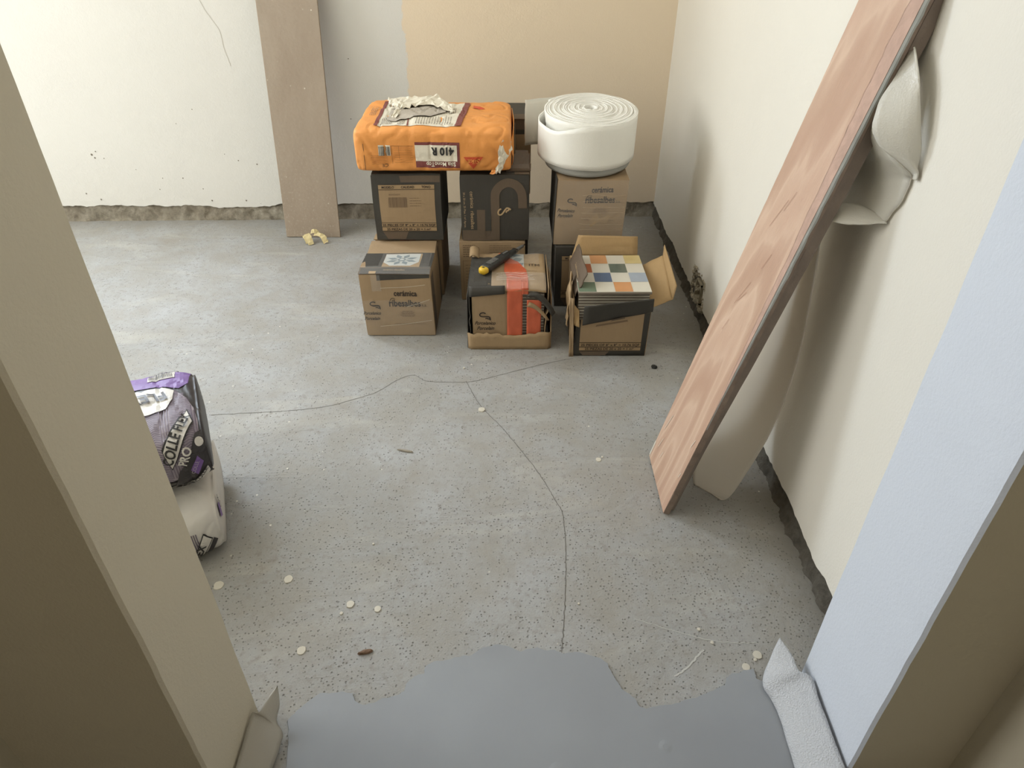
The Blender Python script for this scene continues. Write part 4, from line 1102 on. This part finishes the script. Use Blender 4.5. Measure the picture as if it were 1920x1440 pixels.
def skin(name, fL, fR, z0, z1, mat, off, n=90):
    rows = []
    for k in range(n+1):
        z = z0+(z1-z0)*k/n; a, b_ = fL(z), fR(z)
        rows.append([Vector((-off, a, z)), Vector((-off, (a+b_)/2, z)), Vector((-off, b_, z))])
    return grid(name, rows, mat, root, sm=False)
def nar(z): # veneer's near-side border creeping away from the edge higher up
    f = max(0, min(1, (z-.25)/.65)); return -hw+.001+f*.034+.012*f*nz(z*9, 3)+.006*f*nz(z*27, 6)+.0025*nz(z*90, 5)*f
skin('veneer_face', nar, lambda z: hw-.001+.001*nz(z*50, 2), tz, tz+LEN, M_ply, .0008)
skin('worn_edge', lambda z: -hw+.0005, lambda z: nar(z)+.0002, tz+.2, tz+LEN, M_pinkish, .0005)
rows = []
for k in range(101):
    z = tz+.24+(LEN-.24)*k/100; f = max(0, min(1, (z-.30)/.3)); d = (.0055*f+.0025*nz(z*40, 9)*f+.0006)
    rows.append([Vector((-.0012, -hw-.0024, z)), Vector((-.0012+d*.5, -hw-.0022*f-.0026, z)), Vector((d, -hw-.0026, z))])
grid('chipped_grey_edge', rows, M_chip, root, sm=False)
def white_marks():
    rs = []
    rnd = random.Random(5)
    for (y, z, l) in ((hw-.018, .10, .05), (hw-.028, .055, .03), (-hw+.012, .10, .015), (-hw+.022, .175, .025), (hw-.06, .05, .02)):
        rs.append([(y, z), (y-l*.25, z+l)])
    Sx = Surf(lambda u, v, o: Vector((-.001-o, u, v)), root, 0)
    Sx.stroke([[tuple(a), tuple(b_)] for a, b_ in rs], .0016, M_paint, 2, 'paint_scratch')
    Sx.rects([(hw-.006, .008, hw, .05)], M_paint, 1, 'paint_scratch')
    pts = [[(.02-.06*t+.004, .47+.1*t), (.0-.02*t, .50+.13*t)] for t in (.1, .5, .9)]
    Sx.stroke([[(.03, .46), (.005, .52)], [(.022, .47), (.002, .50)], [(-.01, .555), (-.022, .59)], [(.035, .62), (.01, .68)], [(.01, .66), (-.005, .70)], [(.03, .40), (.02, .43)]], .0008, simple('brown_gouge', (148, 104, 84), .8), 2, 'gouge')
white_marks()
# second, darker board behind the first one
r2, hw2, a2 = leaning('dark_board', 'dark brown board leaning close behind the reddish plywood board', .345, 1.078, 1.238, .237, 1, .01, M_plyedge, M_plyedge)
r2.location.x = .3430
rows = []
for k in range(40):
    z = .003+1.12*k/39; e1 = .0015*nz(z*25, 21)-(.006*max(0, min(1, (z-.2)/.2)))
    sp = .010*max(0, min(1, (z-.15)/.6))
    rows.append([Vector((-.002, -hw2+e1, z)), Vector((-.002, hw2, z)), Vector((.008+sp, hw2, z)), Vector((.008+sp, -hw2+e1, z))])
o = grid('board_core', rows, simple('dark_brown_board', (132, 118, 106), .8, .12, 20, .002, 80), r2, sm=False, close=True)
bm = bmesh.new(); bm.from_mesh(o.data); bmesh.ops.holes_fill(bm, edges=[e for e in bm.edges if e.is_boundary]); bm.to_mesh(o.data); bm.free()
# brown grey porcelain plank on the back wall
def plank():
    n = NT('brown_grey_stone_plank')
    a = n.noise(5, 5, .6, .3, (1, 1, .5))
    base = n.ramp(a, [(.3, s2l((150, 134, 118))), (.7, s2l((166, 152, 136)))])
    z = n.xyz()[2]
    g = n.noise(120, 4, .7); lowm = n.ramp(z, [(.05, G(.9)), (.42, G(.15))])
    base = n.mix(n.math('MULTIPLY', n.ramp(g, [(.55, G(0)), (.68, G(.7))]), lowm), base, s2l((188, 178, 162)))
    v = n.voro(30); base = n.mix(n.math('MULTIPLY', n.ramp(v, [(.05, G(1)), (.09, G(0))]), n.ramp(n.noise(4, 3), [(.5, G(0)), (.58, G(1))])), base, s2l((225, 218, 204)))
    n.col(base); n.rough(.6); n.bump(n.noise(80, 4), .0008)
    yL, yw = 2.545, 2.745
    root = empty('plank', (-.772, 2.545, 0)); tag(root, 'brown grey speckled stone-look plank leaning on the back wall', 'plank')
    Ht = 1.2; lean = .19; a_ = math.asin(lean/Ht)
    root.rotation_euler = (-a_, math.radians(0.6), 0)
    bm = box_bm(-.1045, 0, 0.001, .1045, .0095, Ht); 
    bmesh.ops.bevel(bm, geom=bm.edges[:], offset=.0012, segments=1, affect='EDGES')
    obj('plank_body', bm, n.m, root)
    Sx = Surf(lambda u, v, o: Vector((u, -o, v)), root, 0); rs = []
    rnd = random.Random(2)
    obj('plank_back_mesh', box_bm(-.100, .0096, .01, .100, .011, Ht-.01), simple('grey_mesh_backing', (120, 112, 102), .9), root)
plank()
# crumpled yellow masking tape at the plank's foot
def crumpled():
    c0 = onz(592, 452, 0); root = empty('crumpled_tape', (c0.x, c0.y-.01, 0)); tag(root, 'crumpled scrap of pale yellow paper at the foot of the plank', 'scrap')
    M = simple('yellowed_paper', (214, 198, 150), .7, .12, 40, .002, 120)
    for k, (x0, y0, z0, x1, y1, z1, w_) in enumerate(((-.042, .012, .022, -.022, -.018, .004, .016), (-.030, .008, .030, -.008, -.028, .003, .022), (-.012, .010, .038, .016, .012, .030, .018), (.0, .008, .030, .040, -.002, .018, .016), (.028, .004, .026, .046, -.016, .003, .020))):
        A = Vector((x0, y0, z0)); B = Vector((x1, y1, z1)); rows = []
        d = (B-A).normalized(); s_ = d.cross(Vector((.2, -.6, .8))).normalized()*w_/2
        for i in range(8):
            t = i/7; p = A.lerp(B, t)+Vector((0, 0, .006*math.sin(t*math.pi)))
            rows.append([p-s_*(1+.3*nz(i*.9, k))+Vector((.003*nz(i*1.3, k), .003*nz(i*1.1, k+3), .004*abs(nz(i, k+7)))), p+Vector((0, 0, .004*nz(i*.8, k+2))), p+s_*(1+.3*nz(i*.8, k+9))])
        for r in rows:
            for p in r: p.z = max(p.z, .001)
        grid('paper_fold', rows, M, root, .0006, sm=False)
crumpled()
# --- white foam roll
def roll():
    cx, cy, z0 = .230, 2.150, .4195; H = .150
    root = empty('foam_roll', (cx, cy, z0)); root.rotation_euler = (math.radians(4.0), 0, 0)
    root.location.z = .428
    tag(root, 'thick white foam underlay roll standing on the film-wrapped box', 'roll')
    R0, R1, turns = .018, .134, 24; n = turns*44
    def rowsf(a, b_, zlo, zhi, jit=1, oval=1.10):
        prof = []
        for i in range(a, b_+1):
            t = i/n; th = t*turns*2*math.pi+2.6; r = R0+(R1-R0)*t+.0022*nz(th*.16, 3)*jit
            wob = .0018*nz(math.cos(th)*2, math.sin(th)*2, t*9); dome = .004*math.cos(min(1, r/R1)*1.4)
            rt = .0012*nz(th*1.7, 9)+(.0010 if int(t*turns) % 3 == 0 else 0)
            seg = []
            for k in range(10):
                f = k/9; z = zlo+(zhi-zlo)*f
                bul = .0035*math.sin(f*math.pi*2.2+.4)*(r/R1)+.0015*nz(th*2, f*4, 2)
                rr = r+bul*(1 if i > n*.93 else .2)
                seg.append(Vector((rr*math.cos(th), rr*oval*math.sin(th), z+wob+(dome+rt)*f)))
            prof.append(seg)
        return prof
    o = grid('rolled_foam', rowsf(0, n, .022, H), M_foam, root, .0054)
    # lower layers telescoped out below the outer wrap; the overhang's shade is put into their grey
    rows = []
    for k in range(6):
        z = -.004+.034*k/5; rows.append([Vector(((.126+.003*math.sin(k*.9))*math.cos(a), (.126+.003*math.sin(k*.9))*1.10*math.sin(a), z+.012*math.cos(a+.9)*(1-k/5)*.4)) for a in [j/64*2*math.pi for j in range(64)]])
    grid('lower_layers', rows, M_foam_shade, root, .004, close=True)
    # outer turn bulging away at the left, and the loose end behind it
    th0 = 2*math.pi*.62
    rows = []
    for i in range(40):
        f = i/39; a = math.radians(372-236*f); q_ = (a-math.radians(192))/math.radians(48); bulge = .0045+.013*math.exp(-q_*q_)
        r = .134+bulge
        rows.append([Vector((r*math.cos(a)+.0, r*1.1*math.sin(a), z+.003*nz(i*.3, k))) for k, z in enumerate([.024+(.124+.026*max(0, min(1, (a-math.radians(225))/math.radians(35)))-.024)*q/8 for q in range(9)])])
    grid('loose_turn', rows, M_foam, root, .003)
    rows = []
    for i in range(26):
        f = i/25; p = Vector((-.045-.145*f, .125-.030*f*f, 0))
        rows.append([Vector((p.x+.002*nz(k*.5, i*.2), p.y+.005*nz(k*.5, i*.2, 3), .006+(.146-.006)*k/10)) for k in range(11)])
    grid('loose_end', rows, M_foam_end, root, .0016)
roll()
# --- silvery foam sheet bulging out between the board and the wall
def sheetgrid(name, L, R, mat, parent, n=26, m=14, bulge=(0, 0, 0), thick=.0022, org=Vector((0, 0, 0)), cr=.002):
    A = interp(L, n); B = interp(R, n); rows = []
    for i in range(n):
        r = []
        for j in range(m):
            v = j/(m-1); p = A[i].lerp(B[i], v)+Vector(bulge)*math.sin(v*math.pi)*math.sin(min(1, i/(n-1)*1.3+.1)*math.pi*.7)
            p = p+Vector((cr*.4*nz(i*.35, j*.4, 2), cr*nz(i*.3, j*.4, 6), 0)); p.x = min(p.x, .580) if p.y > .7 else p.x; r.append(p-org)
        rows.append(r)
    return grid(name, rows, mat, parent, thick)
org = Vector((.56, 1.05, .66)); fs_ = empty('foam_sheet', org); tag(fs_, 'silvery white foam sheet curling out between plywood board and right wall', 'foam sheet')
L1 = [ony(1704,98,1.075), ony(1684,135,1.065), ony(1655,180,1.055), ony(1641,212,1.045), ony(1636,240,1.035), ony(1648,272,1.025), ony(1680,298,1.012), ony(1712,326,1.0)]
R1 = [ony(1714,88,1.06), ony(1722,140,1.03), ony(1725,190,1.012), ony(1726,240,1.0), ony(1726,285,.995), ony(1722,310,.995), ony(1719,325,.995), ony(1716,336,.995)]
sheetgrid('outer_fold', L1, R1, M_foam_s, fs_, bulge=(.008, -.018, 0), org=org)
L2 = [ony(1640,215,1.10), ony(1622,255,1.115), ony(1604,296,1.125), ony(1586,334,1.13), ony(1566,372,1.125), ony(1546,406,1.11)]
R2 = [ony(1642,255,1.04), ony(1678,299,1.012), ony(1708,328,1.0), ony(1712,352,1.0), ony(1698,388,1.01), ony(1662,416,1.03)]
sheetgrid('inner_fold', L2, R2, M_foam_s, fs_, bulge=(-.004, .05, -.010), org=org, cr=.004)
L3 = [ony(1546,406,1.11), ony(1575,408,1.09), ony(1605,412,1.07), ony(1635,416,1.05), ony(1662,416,1.03)]
R3 = [ony(1549,411,1.10), ony(1572,418,1.06), ony(1602,421,1.045), ony(1632,420,1.035), ony(1658,414,1.03)]
L3 = [ony(1550,392,1.12), ony(1572,382,1.10), ony(1605,382,1.085), ony(1640,398,1.06), ony(1664,413,1.035)]
sheetgrid('lower_lip', L3, R3, M_foam_s, fs_, bulge=(0, -.010, -.002), org=org)
# --- frosted foam strip standing behind the plywood, its end on the floor
org = Vector((.48, 1.16, 0)); st = empty('foam_strip', org); tag(st, 'milky foam strip behind the plywood board, rounded lower end on the floor', 'foam strip')
R = [onz(1352,937,.003), onz(1370,930,.006), ony(1404,880,1.118), ony(1440,820,1.12), ony(1474,744,1.12), ony(1500,660,1.12), ony(1520,560,1.125), ony(1538,450,1.135), ony(1548,350,1.15)]
Lp = [onz(1318,914,.003), onz(1299,898,.010), Vector((.435, 1.24, .09)), Vector((.468, 1.27, .16)), Vector((.50, 1.28, .26)), Vector((.53, 1.28, .38)), Vector((.548, 1.28, .50)), Vector((.560, 1.28, .62)), Vector((.568, 1.28, .75))]
def capx(P): return [Vector((min(p.x, .572), p.y, p.z)) for p in P]
sheetgrid('strip_body', capx(Lp), capx(R), M_foam_f, st, n=40, m=16, bulge=(.006, -.008, 0), org=org, cr=.001)
A = onz(1300, 900, .003); rows = []
bot = [Vector((.405, 1.185, .0025)), onz(1300, 902, .0025), onz(1330, 924, .0025), onz(1350, 932, .0025), onz(1367, 936, .0025)]

# --- foam edging strips at the foot of the jambs
def strip(label, left, right, mat, org, n=30):
    root = empty('edge_foam', org); tag(root, label, 'foam strip')
    sheetgrid('strip_body', left, right, mat, root, n=n, m=9, bulge=(0, 0, .004), org=org, cr=.002, thick=.0018); return root
M_edge = foam('edge_foam_bluish', (208, 210, 214), .96, .5, .0035, 0, .2); M_edge2 = foam('edge_foam_thin', (196, 192, 182), .8, .4, .001, 0, .25)
strip('bluish white foam edging strip bent along the foot of the right jamb',
      [onz(1462,1197,.045), onz(1448,1225,.030), onz(1436,1255,.016), onz(1430,1284,.009), onz(1446,1312,.007), onz(1462,1345,.007), onz(1474,1385,.007), onz(1490,1440,.007), onz(1512,1520,.007)],
      [onz(1462,1197,.045), onz(1474,1212,.044), onz(1487,1232,.043), onz(1498,1258,.042), Vector((.494, .66, .042)), Vector((.4925, .62, .042)), Vector((.4925, .58, .042)), Vector((.4925, .53, .042)), Vector((.4925, .44, .042))], M_edge, Vector((.47, .6, 0)))
strip('translucent foam edging strip with a pointed end at the foot of the left jamb',
      [onz(520,1287,.050), onz(504,1306,.045), onz(487,1334,.040), Vector((-.4125, .60, .036)), Vector((-.4125, .56, .033)), Vector((-.4125, .52, .033)), Vector((-.4125, .46, .033))],
      [onz(520,1287,.050), onz(524,1320,.030), onz(518,1352,.018), onz(530,1376,.010), onz(524,1402,.008), onz(511,1440,.007), onz(498,1490,.007)], M_edge2, Vector((-.39, .6, 0)))

for o in bpy.data.objects:
    if o.parent and o.name.split('.')[0] in ('printed_lines', 'printed_pattern', 'barcode'): o['kind'] = 'stuff'
# ------------------------------------------------------------------ small debris
def chip(name, label, cat, x, y, Lx, Ly, h, rz, mat, seed, kind=0):
    c0 = onz(x, y, 0); bm = bmesh.new(); n = 10; V = []
    for k in range(n):
        a = 2*math.pi*k/n; rr = 1+.35*nz(math.cos(a)*1.5, math.sin(a)*1.5, seed); V.append((Lx/2*rr*math.cos(a), Ly/2*rr*math.sin(a)))
    b0 = [bm.verts.new((a, b_, 0)) for a, b_ in V]; t0 = [bm.verts.new((a*.8, b_*.75, h*(1+.5*nz(a*90, b_*90, seed)))) for a, b_ in V]; c1 = bm.verts.new((0, 0, h*1.25))
    bm.faces.new(b0[::-1])
    for k in range(n): bm.faces.new((b0[k], b0[(k+1) % n], t0[(k+1) % n], t0[k])); bm.faces.new((t0[k], t0[(k+1) % n], c1))
    o = obj(name, bm, mat); o.location = (c0.x, c0.y, .0004); o.rotation_euler.z = rz; tag(o, label, cat)
M_bchip = simple('brown_wood', (124, 98, 78), .8, .25, 80, .002, 200); M_black = simple('black_rubber', (34, 36, 34), .6); M_dgrey = simple('grey_wood', (150, 142, 128), .8, .15, 80, .001, 200)
chip('wood_chip', 'brown wood chip on the floor before the smooth screed', 'wood chip', 686, 1223, .028, .009, .004, .25, M_bchip, 1)
chip('wood_splinter', 'thin grey splinter lying in the middle of the floor', 'splinter', 760, 846, .042, .007, .003, -.25, M_dgrey, 2)
chip('rubber_scrap', 'small black scrap on the floor right of the open box', 'scrap', 1227, 689, .020, .016, .006, -.6, M_black, 6)
